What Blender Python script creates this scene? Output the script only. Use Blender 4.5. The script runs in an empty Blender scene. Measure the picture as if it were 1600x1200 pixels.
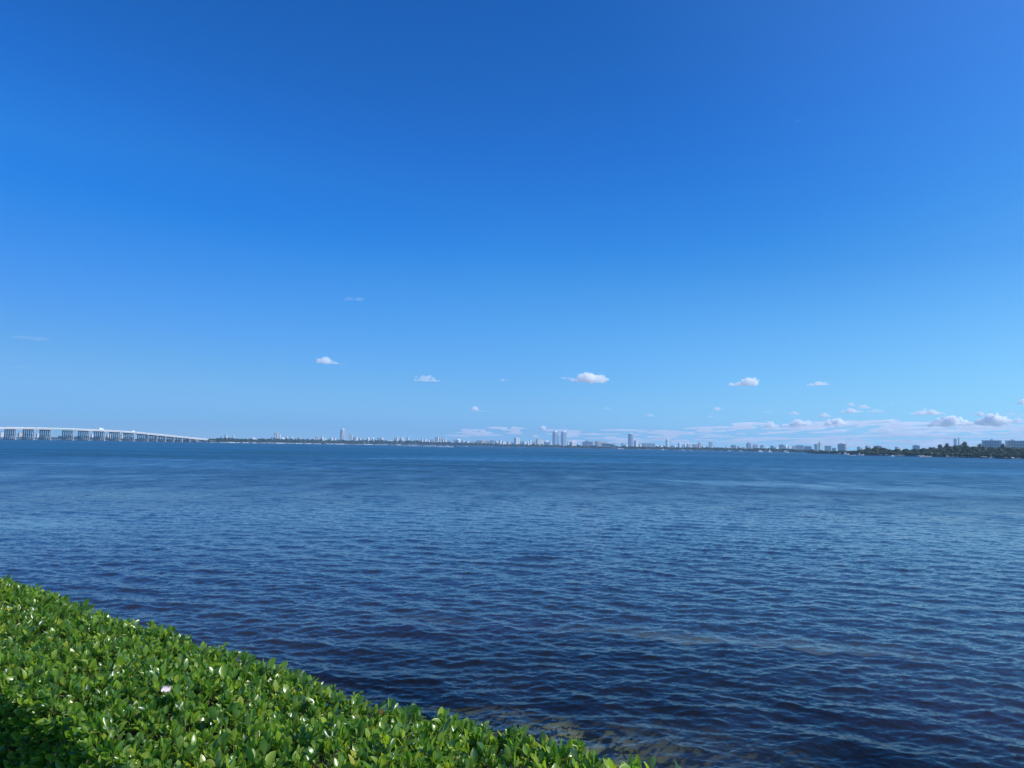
import bpy, bmesh, math, random
import numpy as np
from mathutils import Vector, Matrix

R = math.radians
rnd = random.Random(7)
S = bpy.context.scene
COL = S.collection

# ------------------------------------------------------------------ camera
EYE = Vector((0.0, 0.0, 3.5))            # z = 0 is the water level
F = 1155.0                               # focal length in photo pixels (1600 wide)
PITCH = math.atan(96.7 / F)
ROLL = math.atan(0.0165)
fw = Vector((0, math.cos(PITCH), math.sin(PITCH)))
r0 = Vector((1, 0, 0)); u0 = Vector((0, -math.sin(PITCH), math.cos(PITCH)))
rt = r0 * math.cos(ROLL) + u0 * math.sin(ROLL)
up = u0 * math.cos(ROLL) - r0 * math.sin(ROLL)
cam = bpy.data.cameras.new('camera'); co = bpy.data.objects.new('camera', cam); COL.objects.link(co)
M = Matrix((rt, up, -fw)).transposed().to_4x4(); M.translation = EYE
co.matrix_world = M
cam.sensor_width = 36; cam.lens = 36 * F / 1600
cam.clip_start = 0.05; cam.clip_end = 300000
S.camera = co

# ------------------------------------------------------------------ sky and sun
SUN_AZ, SUN_EL = R(106), R(42)            # azimuth measured clockwise from the view direction (+Y)
w = bpy.data.worlds.new('World'); S.world = w; w.use_nodes = True
nt = w.node_tree; nt.nodes.clear()
out = nt.nodes.new('ShaderNodeOutputWorld'); bg = nt.nodes.new('ShaderNodeBackground')
sky = nt.nodes.new('ShaderNodeTexSky'); sky.sky_type = 'NISHITA'; sky.sun_disc = False
sky.sun_elevation = SUN_EL; sky.sun_rotation = SUN_AZ
sky.altitude = 0; sky.air_density = 0.6; sky.dust_density = 0.0; sky.ozone_density = 6.0
pre = nt.nodes.new('ShaderNodeVectorMath'); pre.operation = 'SCALE'; pre.inputs['Scale'].default_value = 0.1
crv = nt.nodes.new('ShaderNodeRGBCurve')
CURVES = [[(0, 0), (.049, .007), (.080, .022), (.105, .058), (.170, .125), (.309, .215), (.47, .25), (1, .80)],
          [(0, 0), (.099, .118), (.158, .225), (.206, .318), (.316, .435), (.498, .540), (.66, .580), (1, .85)],
          [(0, 0), (.227, .49), (.320, .71), (.422, .83), (.570, .91), (.699, .90), (.80, .91), (1, 1.0)]]
for c_, pts in enumerate(CURVES):
    cv = crv.mapping.curves[c_]
    cv.points[0].location = pts[0]; cv.points[1].location = pts[-1]
    for p_ in pts[1:-1]: cv.points.new(*p_)
crv.mapping.update()
nt.links.new(sky.outputs[0], pre.inputs[0]); nt.links.new(pre.outputs[0], crv.inputs['Color'])
bg.inputs[1].default_value = 1.0          # the sky's own 0.1 is applied in front of the curves
# brighter air on the side of the sky where the sun stands
wtc = nt.nodes.new('ShaderNodeTexCoord'); dot = nt.nodes.new('ShaderNodeVectorMath'); dot.operation = 'DOT_PRODUCT'
GA = R(98); dot.inputs[1].default_value = (math.sin(GA)*math.cos(SUN_EL), math.cos(GA)*math.cos(SUN_EL), math.sin(SUN_EL))
nt.links.new(wtc.outputs['Generated'], dot.inputs[0])
sb_ = nt.nodes.new('ShaderNodeMath'); sb_.operation = 'SUBTRACT'; sb_.inputs[1].default_value = 0.29; nt.links.new(dot.outputs['Value'], sb_.inputs[0])
mx_ = nt.nodes.new('ShaderNodeMath'); mx_.operation = 'MAXIMUM'; mx_.inputs[1].default_value = 0; nt.links.new(sb_.outputs[0], mx_.inputs[0])
pw_ = nt.nodes.new('ShaderNodeMath'); pw_.operation = 'POWER'; pw_.inputs[1].default_value = 1.6; nt.links.new(mx_.outputs[0], pw_.inputs[0])
gl_ = nt.nodes.new('ShaderNodeVectorMath'); gl_.operation = 'SCALE'; gl_.inputs[0].default_value = (.18, .30, .50); nt.links.new(pw_.outputs[0], gl_.inputs['Scale'])
ad_ = nt.nodes.new('ShaderNodeVectorMath'); ad_.operation = 'ADD'; nt.links.new(crv.outputs[0], ad_.inputs[0]); nt.links.new(gl_.outputs[0], ad_.inputs[1])
# paler air low on the right, deeper blue in the middle heights on the left
def wm_(op, a, b=None):
    q = nt.nodes.new('ShaderNodeMath'); q.operation = op
    for i_, v_ in enumerate((a, b)):
        if v_ is None: continue
        if isinstance(v_, (int, float)): q.inputs[i_].default_value = v_
        else: nt.links.new(v_, q.inputs[i_])
    return q.outputs[0]
sx = nt.nodes.new('ShaderNodeSeparateXYZ'); nt.links.new(wtc.outputs['Generated'], sx.inputs[0]); wx, wz = sx.outputs[0], sx.outputs[2]
rh = wm_('MULTIPLY', wm_('MAXIMUM', wx, 0.0), wm_('MAXIMUM', wm_('SUBTRACT', 1.0, wm_('DIVIDE', wm_('ABSOLUTE', wz), .23)), 0.0))
lm_ = wm_('MULTIPLY', wm_('MULTIPLY', wm_('MAXIMUM', wm_('MULTIPLY', wx, -1.0), 0.0), wm_('MAXIMUM', wz, 0.0)), wm_('MAXIMUM', wm_('SUBTRACT', 1.0, wm_('MULTIPLY', wz, 3.0)), 0.0))
prev = ad_.outputs[0]
for fac, cc in ((rh, (.20, .41, .31)), (lm_, (-.65, -1.7, -.65))):
    v1 = nt.nodes.new('ShaderNodeVectorMath'); v1.operation = 'SCALE'; v1.inputs[0].default_value = cc; nt.links.new(fac, v1.inputs['Scale'])
    v2 = nt.nodes.new('ShaderNodeVectorMath'); v2.operation = 'ADD'; nt.links.new(prev, v2.inputs[0]); nt.links.new(v1.outputs[0], v2.inputs[1]); prev = v2.outputs[0]
# unseen sea-like glow below the horizon, added to brighten the cloud bases
lo = nt.nodes.new('ShaderNodeMix'); lo.data_type = 'RGBA'; nt.links.new(wm_('LESS_THAN', wz, -0.002), lo.inputs[0])
nt.links.new(prev, lo.inputs[6]); lo.inputs[7].default_value = (.30, .38, .48, 1); nt.links.new(lo.outputs[2], bg.inputs[0])
nt.links.new(bg.outputs[0], out.inputs[0])
sl = bpy.data.lights.new('sun', 'SUN'); so = bpy.data.objects.new('sun', sl); COL.objects.link(so)
sl.energy = 5.0; sl.angle = R(0.53); sl.color = (1.0, 0.975, 0.94)
sd = Vector((math.sin(SUN_AZ) * math.cos(SUN_EL), math.cos(SUN_AZ) * math.cos(SUN_EL), math.sin(SUN_EL)))
so.rotation_euler = sd.to_track_quat('Z', 'Y').to_euler(); so.location = sd * 60
S.view_settings.view_transform = 'Standard'; S.view_settings.look = 'None'
S.view_settings.exposure = 0.0; S.view_settings.gamma = 1.0
S.render.engine = 'CYCLES'
cy = S.cycles
cy.max_bounces = 24; cy.volume_bounces = 24; cy.transparent_max_bounces = 12
cy.diffuse_bounces = 3; cy.glossy_bounces = 3; cy.caustics_reflective = False; cy.caustics_refractive = False
cy.use_denoising = True; cy.sample_clamp_indirect = 6

# ------------------------------------------------------------------ helpers
def ray(x, y):
    return fw + rt * ((x - 800) / F) - up * ((y - 600) / F)
def P(x, y, Y):
    """world point seen at photo pixel (x, y) at depth Y"""
    d = ray(x, y); return EYE + d * (Y / d.y)
def hit(x, y, z):
    d = ray(x, y); return EYE + d * ((z - EYE.z) / d.z)
def yh(x): return 683.5 + 0.0165 * x
def at(x, Y, z=0.0):
    p = P(x, yh(x), Y); return Vector((p.x, Y, z))
def azim(x): return math.atan((x - 800) / F)

def tag(o, label=None, cat=None, group=None, kind=None):
    if label: o['label'] = label
    if cat: o['category'] = cat
    if group: o['group'] = group
    if kind: o['kind'] = kind
    return o
def empty(name, loc, rz=0, **k):
    o = bpy.data.objects.new(name, None); COL.objects.link(o)
    o.location = loc; o.rotation_euler = (0, 0, rz); o.empty_display_size = 0.5
    return tag(o, **k)

def mat(name, col, rough=0.6, noise=0.0, nscale=1.0, metal=0.0, spec=0.5, bump=0.0, bscale=20):
    m = bpy.data.materials.new(name); m.use_nodes = True; n = m.node_tree
    b = n.nodes['Principled BSDF']; b.inputs['Roughness'].default_value = rough
    b.inputs['Metallic'].default_value = metal; b.inputs['Specular IOR Level'].default_value = spec
    if noise > 0:
        tc = n.nodes.new('ShaderNodeTexCoord'); t = n.nodes.new('ShaderNodeTexNoise')
        t.inputs['Scale'].default_value = nscale; t.inputs['Detail'].default_value = 4
        n.links.new(tc.outputs['Object'], t.inputs['Vector'])
        cr = n.nodes.new('ShaderNodeValToRGB'); cr.color_ramp.elements[0].position = 0.3; cr.color_ramp.elements[1].position = 0.7
        cr.color_ramp.elements[0].color = tuple(c * (1 - noise) for c in col) + (1,)
        cr.color_ramp.elements[1].color = tuple(min(1, c * (1 + noise)) for c in col) + (1,)
        n.links.new(t.outputs['Fac'], cr.inputs[0]); n.links.new(cr.outputs[0], b.inputs['Base Color'])
    else:
        b.inputs['Base Color'].default_value = tuple(col) + (1,)
    if bump > 0:
        tc = n.nodes.new('ShaderNodeTexCoord'); t = n.nodes.new('ShaderNodeTexNoise'); t.inputs['Scale'].default_value = bscale
        bp = n.nodes.new('ShaderNodeBump'); bp.inputs['Strength'].default_value = bump
        n.links.new(tc.outputs['Object'], t.inputs['Vector']); n.links.new(t.outputs['Fac'], bp.inputs['Height'])
        n.links.new(bp.outputs[0], b.inputs['Normal'])
    return m

MAT = {
 'white': mat('painted_wall_white', (0.74, 0.73, 0.71), 0.7, 0.05, 0.2),
 'cream': mat('painted_wall_cream', (0.66, 0.58, 0.46), 0.7, 0.08, 0.2),
 'pink': mat('painted_wall_pink', (0.60, 0.42, 0.36), 0.7, 0.08, 0.2),
 'grey': mat('concrete_wall_grey', (0.42, 0.43, 0.44), 0.8, 0.1, 0.2),
 'blue': mat('blue_grey_wall', (0.22, 0.28, 0.36), 0.6, 0.1, 0.2),
 'towerwall': mat('pale_grey_wall', (0.50, 0.51, 0.53), 0.7, 0.08, 0.2),  # one even pale grey for the tall towers
 'glass': mat('window_glass', (0.05, 0.08, 0.11), 0.15, spec=0.6),
 'roof': mat('roof_membrane', (0.6, 0.58, 0.54), 0.8, 0.1, 0.3),
 'tile': mat('terracotta_roof', (0.42, 0.20, 0.12), 0.8, 0.1, 0.3),
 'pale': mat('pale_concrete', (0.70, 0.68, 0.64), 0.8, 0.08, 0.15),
 'conc': mat('shade_darkened_concrete', (0.36, 0.36, 0.34), 0.85, 0.12, 0.15),  # darkened, so the shade under the bridge decks is in the colour
 'concd': mat('weathered_concrete', (0.34, 0.34, 0.32), 0.9, 0.2, 0.3),
 'teal': mat('teal_steel', (0.30, 0.50, 0.48), 0.5),
 'asph': mat('asphalt', (0.05, 0.05, 0.05), 0.9, 0.2, 1),
 'hull': mat('white_gelcoat', (0.8, 0.8, 0.8), 0.2),
 'dhull': mat('dark_hull_paint', (0.03, 0.04, 0.06), 0.3),
 'rubber': mat('rubber', (0.02, 0.02, 0.02), 0.8),
 'foam': mat('white_foam', (0.8, 0.83, 0.85), 0.9),
 'sand': mat('beach_sand', (0.55, 0.50, 0.40), 0.95, 0.15, 0.05),
 'bark': mat('tree_bark', (0.12, 0.09, 0.06), 0.9, 0.3, 3),
 'carred': mat('car_paint_red', (0.35, 0.03, 0.02), 0.3),
 'cargrey': mat('car_paint_grey', (0.2, 0.21, 0.22), 0.3, metal=0.4),
}

class MB:
    """collects shapes and links them as ONE mesh object"""
    def __init__(s): s.v = []; s.f = []; s.m = []
    def add(s, vs, fs, m=0):
        b = len(s.v); s.v += [tuple(v) for v in vs]; s.f += [tuple(b + i for i in f) for f in fs]; s.m += [m] * len(fs)
    def box(s, x0, x1, y0, y1, z0, z1, m=0):
        s.add([(x0,y0,z0),(x1,y0,z0),(x1,y1,z0),(x0,y1,z0),(x0,y0,z1),(x1,y0,z1),(x1,y1,z1),(x0,y1,z1)],
              [(0,3,2,1),(4,5,6,7),(0,1,5,4),(1,2,6,5),(2,3,7,6),(3,0,4,7)], m)
    def cyl(s, cx, cy, z0, z1, ra, rb=None, n=12, m=0):
        rb = ra if rb is None else rb
        vs = [(cx + ra*math.cos(2*math.pi*i/n), cy + ra*math.sin(2*math.pi*i/n), z0) for i in range(n)] + \
             [(cx + rb*math.cos(2*math.pi*i/n), cy + rb*math.sin(2*math.pi*i/n), z1) for i in range(n)]
        s.add(vs, [(i, (i+1) % n, n+(i+1) % n, n+i) for i in range(n)] + [tuple(range(n))[::-1], tuple(range(n, 2*n))], m)
    def frust(s, x0, x1, y0, y1, z0, z1, k, m=0):
        cx, cy = (x0+x1)/2, (y0+y1)/2; a, b = (x1-x0)/2*k, (y1-y0)/2*k
        s.add([(x0,y0,z0),(x1,y0,z0),(x1,y1,z0),(x0,y1,z0),(cx-a,cy-b,z1),(cx+a,cy-b,z1),(cx+a,cy+b,z1),(cx-a,cy+b,z1)],
              [(0,3,2,1),(4,5,6,7),(0,1,5,4),(1,2,6,5),(2,3,7,6),(3,0,4,7)], m)
    def extrude(s, prof, y0, y1, m=0):
        """profile of (x, z) pairs, counter-clockwise seen from -y, swept along y"""
        n = len(prof)
        s.add([(x, y0, z) for x, z in prof] + [(x, y1, z) for x, z in prof],
              [tuple(range(n)), tuple(range(n, 2*n))[::-1]] + [((i+1) % n, i, n+i, n+(i+1) % n) for i in range(n)], m)
    def beam(s, a, b, wd, h, m=0):
        a = Vector(a); b = Vector(b); d = (b-a).normalized(); sd_ = d.cross(Vector((0,0,1)))
        if sd_.length < 1e-3: sd_ = Vector((1,0,0))
        sd_ = sd_.normalized()*wd/2; u_ = sd_.cross(d).normalized()*h/2
        vs = [a-sd_-u_, a+sd_-u_, a+sd_+u_, a-sd_+u_, b-sd_-u_, b+sd_-u_, b+sd_+u_, b-sd_+u_]
        s.add(vs, [(0,1,2,3),(7,6,5,4),(0,4,5,1),(1,5,6,2),(2,6,7,3),(3,7,4,0)], m)
    def build(s, name, mats, parent=None, smooth=False):
        me = bpy.data.meshes.new(name); me.from_pydata(s.v, [], s.f)
        for m_ in (mats if isinstance(mats, (list, tuple)) else [mats]): me.materials.append(m_)
        me.polygons.foreach_set('material_index', s.m)
        if smooth: me.polygons.foreach_set('use_smooth', [True]*len(s.f))
        me.update(); o = bpy.data.objects.new(name, me); COL.objects.link(o)
        if parent: o.parent = parent
        return o

def np_mesh(name, verts, faces, mats, parent=None, smooth=True, attrs=None):
    """verts (n,3), faces (m,k) with one k"""
    me = bpy.data.meshes.new(name); n, m_, k = len(verts), len(faces), faces.shape[1]
    me.vertices.add(n); me.vertices.foreach_set('co', verts.astype(np.float32).ravel())
    me.loops.add(m_*k); me.loops.foreach_set('vertex_index', faces.astype(np.int32).ravel())
    me.polygons.add(m_); me.polygons.foreach_set('loop_start', np.arange(0, m_*k, k, dtype=np.int32))
    me.polygons.foreach_set('use_smooth', np.full(m_, smooth))
    for mm in (mats if isinstance(mats, (list, tuple)) else [mats]): me.materials.append(mm)
    me.update(calc_edges=True)
    for nm, a in (attrs or {}).items():
        at_ = me.attributes.new(nm, 'FLOAT', 'POINT'); at_.data.foreach_set('value', a.astype(np.float32).ravel())
    o = bpy.data.objects.new(name, me); COL.objects.link(o)
    if parent: o.parent = parent
    return o

def copy_tree(o, parent=None):
    c = o.copy(); COL.objects.link(c)
    if parent: c.parent = parent
    for ch in list(o.children): copy_tree(ch, c)
    return c

# ------------------------------------------------------------------ water
nrg = np.random.default_rng(11)
def tile(N, L, lmin, lmax, ang, spread, slope, power=4.0):
    """periodic random sea patch: height and sideways displacement"""
    k1 = np.fft.fftfreq(N, L/N) * 2*np.pi
    kx, ky = np.meshgrid(k1, k1, indexing='ij'); k = np.hypot(kx, ky); k[0,0] = 1
    wx, wy = math.cos(ang), math.sin(ang)
    c = (kx*wx + ky*wy)/k
    amp = k**(-power/2-0.25) * np.exp(-(np.arccos(np.clip(np.abs(c),0,1))/spread)**2) * (1 + 0.0*c)
    amp += 0.12*k**(-power/2-0.25)
    lam = 2*np.pi/k
    amp *= (lam > lmin*0.8) * (lam < lmax*1.2)
    amp[0,0] = 0
    h = amp * (nrg.normal(size=(N,N)) + 1j*nrg.normal(size=(N,N)))
    H = np.fft.ifft2(h).real
    sx = np.fft.ifft2(1j*kx*h).real; sy = np.fft.ifft2(1j*ky*h).real
    s = slope/np.sqrt((sx**2+sy**2).mean())
    dx = np.fft.ifft2(1j*kx/k*h).real; dy = np.fft.ifft2(1j*ky/k*h).real
    return (H*s, dx*s, dy*s, N, L)
def samp(t, x, y):
    H, DX, DY, N, L = t
    u = (x/L*N) % N; v = (y/L*N) % N
    i = np.floor(u).astype(int); j = np.floor(v).astype(int); a = u-i; b = v-j
    i %= N; j %= N; i2 = (i+1) % N; j2 = (j+1) % N
    f = lambda A: A[i,j]*(1-a)*(1-b)+A[i2,j]*a*(1-b)+A[i,j2]*(1-a)*b+A[i2,j2]*a*b
    return f(H), f(DX), f(DY)
WA = R(-104)
tA = tile(1024, 6.3, 0.05, 0.40, WA+0.22, 1.05, 0.155, 3.2)
tB = tile(1024, 29.0, 0.40, 1.35, WA, 1.15, 0.064)
tC = tile(256, 137.0, 2.0, 8.0, WA-0.12, 0.45, 0.005)

# hedge and seawall line (outer edge of the hedge, as it runs past the camera)
HZ = 2.30
EDGE = [(-60, 890), (0, 908), (60, 925), (190, 972), (350, 1012), (440, 1040), (500, 1064), (600, 1090), (700, 1114), (800, 1138), (900, 1166), (1000, 1192), (1060, 1212)]
EP = [hit(x, y-(10 if x < 500 else 6), HZ) for x, y in EDGE]
ea, eb = EP[0], EP[-1]
edir = (Vector((eb.x, eb.y, 0)) - Vector((ea.x, ea.y, 0))).normalized()
enor = Vector((-edir.y, edir.x, 0))              # points away from the camera, to the water
if enor.y < 0: enor = -enor
def shore_dist(x, y): return (x-ea.x)*enor.x + (y-ea.y)*enor.y

def vnoise(x, y, seed=0, scale=1.0):
    g = np.random.default_rng(seed).random((256, 256))
    x = x/scale + 100; y = y/scale + 100
    i = np.floor(x).astype(int); j = np.floor(y).astype(int); a = x-i; b = y-j
    a = a*a*(3-2*a); b = b*b*(3-2*b)
    f = lambda p, q: g[p % 256, q % 256]
    return f(i,j)*(1-a)*(1-b)+f(i+1,j)*a*(1-b)+f(i,j+1)*(1-a)*b+f(i+1,j+1)*a*b

rr = [1.2]
while rr[-1] < 7200:
    r_ = rr[-1]; rr.append(r_ + (0.25 if r_ < 5.0 else max(0.0010*r_**1.5, 0.012)))
rr = np.array(rr)
az = np.concatenate([np.linspace(-95, -40, 60, endpoint=False), np.linspace(-40, 40, 1250, endpoint=False), np.linspace(40, 95, 60)])
az = np.radians(az)
RR, AZ = np.meshgrid(rr, az, indexing='ij')
X = RR*np.sin(AZ); Y = RR*np.cos(AZ)
def fade(r, a, b): return np.clip((b-r)/(b-a), 0, 1)
gust = 0.75 + 0.5*vnoise(X+0.6*Y, Y, 3, 9.0)*1.0
hA, xA, yA = samp(tA, X, Y); hB, xB, yB = samp(tB, X+3.1, Y*1.0+0.07*X); hC, xC, yC = samp(tC, X, Y)
fA = fade(RR, 60, 260)*gust; fB = fade(RR, 200, 700); fC = fade(RR, 600, 1500)
slx = [hit(x, y, 0) for x, y in ((-200, 738), (0, 741), (180, 744), (500, 741), (760, 744), (900, 747), (1100, 753), (1400, 764), (1900, 785))]
sly = np.interp(X, [p.x for p in slx], [p.y for p in slx])
slick = np.exp(-((Y-sly)/(2.2+5*vnoise(X, Y*0, 61, 16.0)))**2)*np.clip(2.2*vnoise(X, Y, 62, 11.0)-.45, 0, 1)
sl2 = np.exp(-((Y-sly*2.3)/9.0)**2)*np.clip(2*vnoise(X, Y, 63, 30.0)-.6, 0, 1)
slick = np.clip(slick+sl2, 0, 1); fA = fA*(1-.75*slick); fB = fB*(1-.6*slick)
Z = hA*fA + hB*fB + hC*fC
CH = 0.85
DX = CH*(xA*fA + xB*fB + xC*fC); DY = CH*(yA*fA + yB*fB + yC*fC)
sdst = shore_dist(X, Y)
lost = np.sqrt((1-fade(RR,40,260))*0.15**2 + (1-fade(RR,200,700))*0.06**2)*(1-.5*slick)*(.7+.6*vnoise(X, Y, 64, 60.0))
V = np.stack([X+DX, Y+DY, Z], -1).reshape(-1, 3)
nr_, nc_ = RR.shape
I = np.arange(nr_*nc_).reshape(nr_, nc_)
Fc = np.stack([I[:-1,:-1], I[:-1,1:], I[1:,1:], I[1:,:-1]], -1).reshape(-1, 4)
n1 = vnoise(X, Y, 5, 2.2); n2 = vnoise(X, Y, 6, 0.8)
opac = np.clip((sdst + 4.0*(n1-0.5) + 1.5*(n2-0.5) - 4.5)/7.5, 0.0, 1)
opac = 0.06 + 0.94*opac**0.8
opac = np.maximum(opac, np.clip((RR-9.5+3*(n1-.5))/5.5, 0, 1))   # murky deeper water further out

# sandy shoals and seagrass seen through the deeper water
def spot(px, py, wpx, dpx):
    c = hit(px, py, 0); a = hit(px+wpx, py, 0); b = hit(px, py-dpx, 0)
    return c, abs(a.x-c.x), abs(b.y-c.y)
sho = np.zeros_like(X)
for (px, py, wp, dp, k) in [(60,818,110,9,1.0), (180,772,140,8,0.8), (500,800,60,5,0.3), (20,865,160,6,0.08)]:
    c, sx_, sy_ = spot(px, py, wp, dp)
    sho = np.maximum(sho, k*np.exp(-((X-c.x)/sx_)**2 - ((Y-c.y)/sy_)**2))
sho *= 0.5+0.9*vnoise(X, Y, 8, 3.0)
wd = np.zeros_like(X)
for (px, py, wp, dp, k) in [(1440,1100,190,50,1.0), (1330,1030,150,30,0.6), (1560,1130,140,40,0.8), (120,885,200,22,0.6), (560,925,240,18,0.5), (700,980,300,22,0.6), (1000,905,260,14,0.4), (1250,1120,90,30,0.5)]:
    c, sx_, sy_ = spot(px, py, wp, dp)
    wd = np.maximum(wd, k*np.exp(-((X-c.x)/sx_)**2 - ((Y-c.y)/sy_)**2))
wd *= 0.3+1.3*vnoise(X, Y, 9, 1.6)

wm = bpy.data.materials.new('sea_water'); wm.use_nodes = True; n = wm.node_tree; n.nodes.clear(); L = n.links
def N(t, **k):
    q = n.nodes.new(t)
    for a_, b_ in k.items(): setattr(q, a_, b_)
    return q
def attr(nm): q = N('ShaderNodeAttribute'); q.attribute_name = nm; return q.outputs['Fac']
def math_(op, a, b=None, c=None, clamp=False):
    q = N('ShaderNodeMath'); q.operation = op; q.use_clamp = clamp
    for i_, v_ in enumerate((a, b, c)):
        if v_ is None: continue
        if isinstance(v_, (int, float)): q.inputs[i_].default_value = v_
        else: L.new(v_, q.inputs[i_])
    return q.outputs[0]
def mixc(f, a, b):
    q = N('ShaderNodeMix'); q.data_type = 'RGBA'
    for i_, v_ in ((0, f), (6, a), (7, b)):
        if isinstance(v_, tuple): q.inputs[i_].default_value = v_ + (1,)
        elif isinstance(v_, (int, float)): q.inputs[i_].default_value = v_
        else: L.new(v_, q.inputs[i_])
    return q.outputs[2]
tc = N('ShaderNodeTexCoord'); geo = N('ShaderNodeNewGeometry')
def noise(scale, detail=2, sx=1, sy=1, out_='Fac', rot=0.0):
    mp = N('ShaderNodeMapping'); mp.inputs['Scale'].default_value = (sx, sy, 1); mp.inputs['Rotation'].default_value = (0, 0, rot)
    L.new(tc.outputs['Object'], mp.inputs[0])
    q = N('ShaderNodeTexNoise'); q.inputs['Scale'].default_value = scale; q.inputs['Detail'].default_value = detail
    L.new(mp.outputs[0], q.inputs['Vector']); return q.outputs[out_]
# small ripples that the mesh is too coarse to carry: random slopes
fineA = noise(9.0, 2, 0.6, 1.0, 'Color', 0.2)
midB = noise(1.3, 3, 0.45, 1.0, 'Color', -0.1)
farC = noise(0.22, 3, 0.25, 1.0, 'Color')
def slope(colr, amp):
    q = N('ShaderNodeVectorMath'); q.operation = 'SUBTRACT'; L.new(colr, q.inputs[0]); q.inputs[1].default_value = (.5,.5,.5)
    s_ = N('ShaderNodeVectorMath'); s_.operation = 'SCALE'; L.new(q.outputs[0], s_.inputs[0])
    if isinstance(amp, (int, float)): s_.inputs['Scale'].default_value = amp
    else: L.new(amp, s_.inputs['Scale'])
    m_ = N('ShaderNodeVectorMath'); m_.operation = 'MULTIPLY'; L.new(s_.outputs[0], m_.inputs[0]); m_.inputs[1].default_value = (.7,1,0)
    return m_.outputs[0]
def vadd(a, b):
    q = N('ShaderNodeVectorMath'); q.operation = 'ADD'; L.new(a, q.inputs[0]); L.new(b, q.inputs[1]); return q.outputs[0]
nv = vadd(geo.outputs['Normal'], slope(fineA, 0.22))
nv = vadd(nv, slope(noise(26.0, 1, 0.7, 1.0, 'Color', 0.5), 0.20))
nv = vadd(nv, slope(midB, math_('MULTIPLY', attr('lost'), 8.0)))
nv = vadd(nv, slope(farC, math_('MULTIPLY', attr('lost'), 1.2)))
sq = N('ShaderNodeMapRange'); L.new(noise(0.40, 7, 0.8, 0.42), sq.inputs[0]); sq.inputs[1].default_value = .33; sq.inputs[2].default_value = .67
streak = sq.outputs[0]                       # wind streaks running with the breeze
cx_ = N('ShaderNodeCombineXYZ'); L.new(math_('MULTIPLY', math_('SUBTRACT', streak, 0.5), math_('MULTIPLY', attr('lost'), 1.5)), cx_.inputs[1])
nv = vadd(nv, cx_.outputs[0])
nn = N('ShaderNodeVectorMath'); nn.operation = 'NORMALIZE'; L.new(nv, nn.inputs[0]); NRM = nn.outputs[0]
gq = N('ShaderNodeMapRange'); L.new(noise(0.035, 9, 0.16, 1.0), gq.inputs[0]); gq.inputs[1].default_value = .36; gq.inputs[2].default_value = .64
gustn = gq.outputs[0]
rough = math_('ADD', 0.09, math_('MULTIPLY', attr('lost'), math_('MULTIPLY', math_('SUBTRACT', 1.75, math_('ADD', math_('MULTIPLY', gustn, .6), math_('MULTIPLY', streak, .6))), 2.4)))
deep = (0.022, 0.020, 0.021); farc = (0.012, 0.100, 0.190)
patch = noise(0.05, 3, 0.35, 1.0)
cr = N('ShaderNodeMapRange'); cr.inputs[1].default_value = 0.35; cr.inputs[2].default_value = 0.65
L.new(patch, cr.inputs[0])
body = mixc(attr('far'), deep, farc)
body = mixc(math_('MULTIPLY', cr.outputs[0], 0.35), body, (0.010, 0.035, 0.045))
body = mixc(math_('MULTIPLY', attr('shoal'), 0.8, clamp=True), body, (0.075, 0.135, 0.120))
body = mixc(math_('MULTIPLY', attr('weed'), 0.75, clamp=True), body, (0.020, 0.015, 0.024))
pb = N('ShaderNodeBsdfPrincipled'); pb.inputs['IOR'].default_value = 1.333
L.new(body, pb.inputs['Base Color']); L.new(rough, pb.inputs['Roughness']); L.new(NRM, pb.inputs['Normal'])
fr = N('ShaderNodeFresnel'); fr.inputs[0].default_value = 1.333; L.new(NRM, fr.inputs[1])
tr = N('ShaderNodeBsdfTransparent'); tr.inputs[0].default_value = (0.68, 0.79, 0.66, 1)
gl = N('ShaderNodeBsdfGlossy'); gl.inputs['Roughness'].default_value = 0.06; L.new(NRM, gl.inputs['Normal'])
m1 = N('ShaderNodeMixShader'); L.new(fr.outputs[0], m1.inputs[0]); L.new(tr.outputs[0], m1.inputs[1]); L.new(gl.outputs[0], m1.inputs[2])
m2 = N('ShaderNodeMixShader'); L.new(attr('opac'), m2.inputs[0]); L.new(m1.outputs[0], m2.inputs[1]); L.new(pb.outputs[0], m2.inputs[2])
wo = N('ShaderNodeOutputMaterial'); L.new(m2.outputs[0], wo.inputs[0])
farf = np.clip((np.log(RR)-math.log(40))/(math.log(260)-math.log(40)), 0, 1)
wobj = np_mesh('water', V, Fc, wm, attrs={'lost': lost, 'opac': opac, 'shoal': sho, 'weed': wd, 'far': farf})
tag(wobj, kind='structure')
del X, Y, Z, V, RR, AZ, DX, DY, hA, hB, hC, xA, yA, xB, yB, xC, yC

# seabed close to the wall
sx_ = np.linspace(-22, 30, 240); sy_ = np.linspace(0, 26, 130)
GX, GY = np.meshgrid(sx_, sy_, indexing='ij')
sdv = np.clip(shore_dist(GX, GY), -2, 40)
GZ = -0.7 - 0.11*np.clip(sdv, 0, 40) + 0.35*(vnoise(GX, GY, 21, 1.3)-0.5) + 0.2*(vnoise(GX, GY, 22, 0.5)-0.5)
I = np.arange(GX.size).reshape(GX.shape)
sbm = bpy.data.materials.new('seabed_sand_and_weed'); sbm.use_nodes = True; n = sbm.node_tree; L = n.links
tc = N('ShaderNodeTexCoord')
q1 = noise(0.9, 5); c1 = N('ShaderNodeValToRGB'); L.new(q1, c1.inputs[0])
c1.color_ramp.elements[0].position = 0.42; c1.color_ramp.elements[0].color = (0.13, 0.11, 0.055, 1)
c1.color_ramp.elements[1].position = 0.60; c1.color_ramp.elements[1].color = (0.66, 0.56, 0.37, 1)
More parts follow.
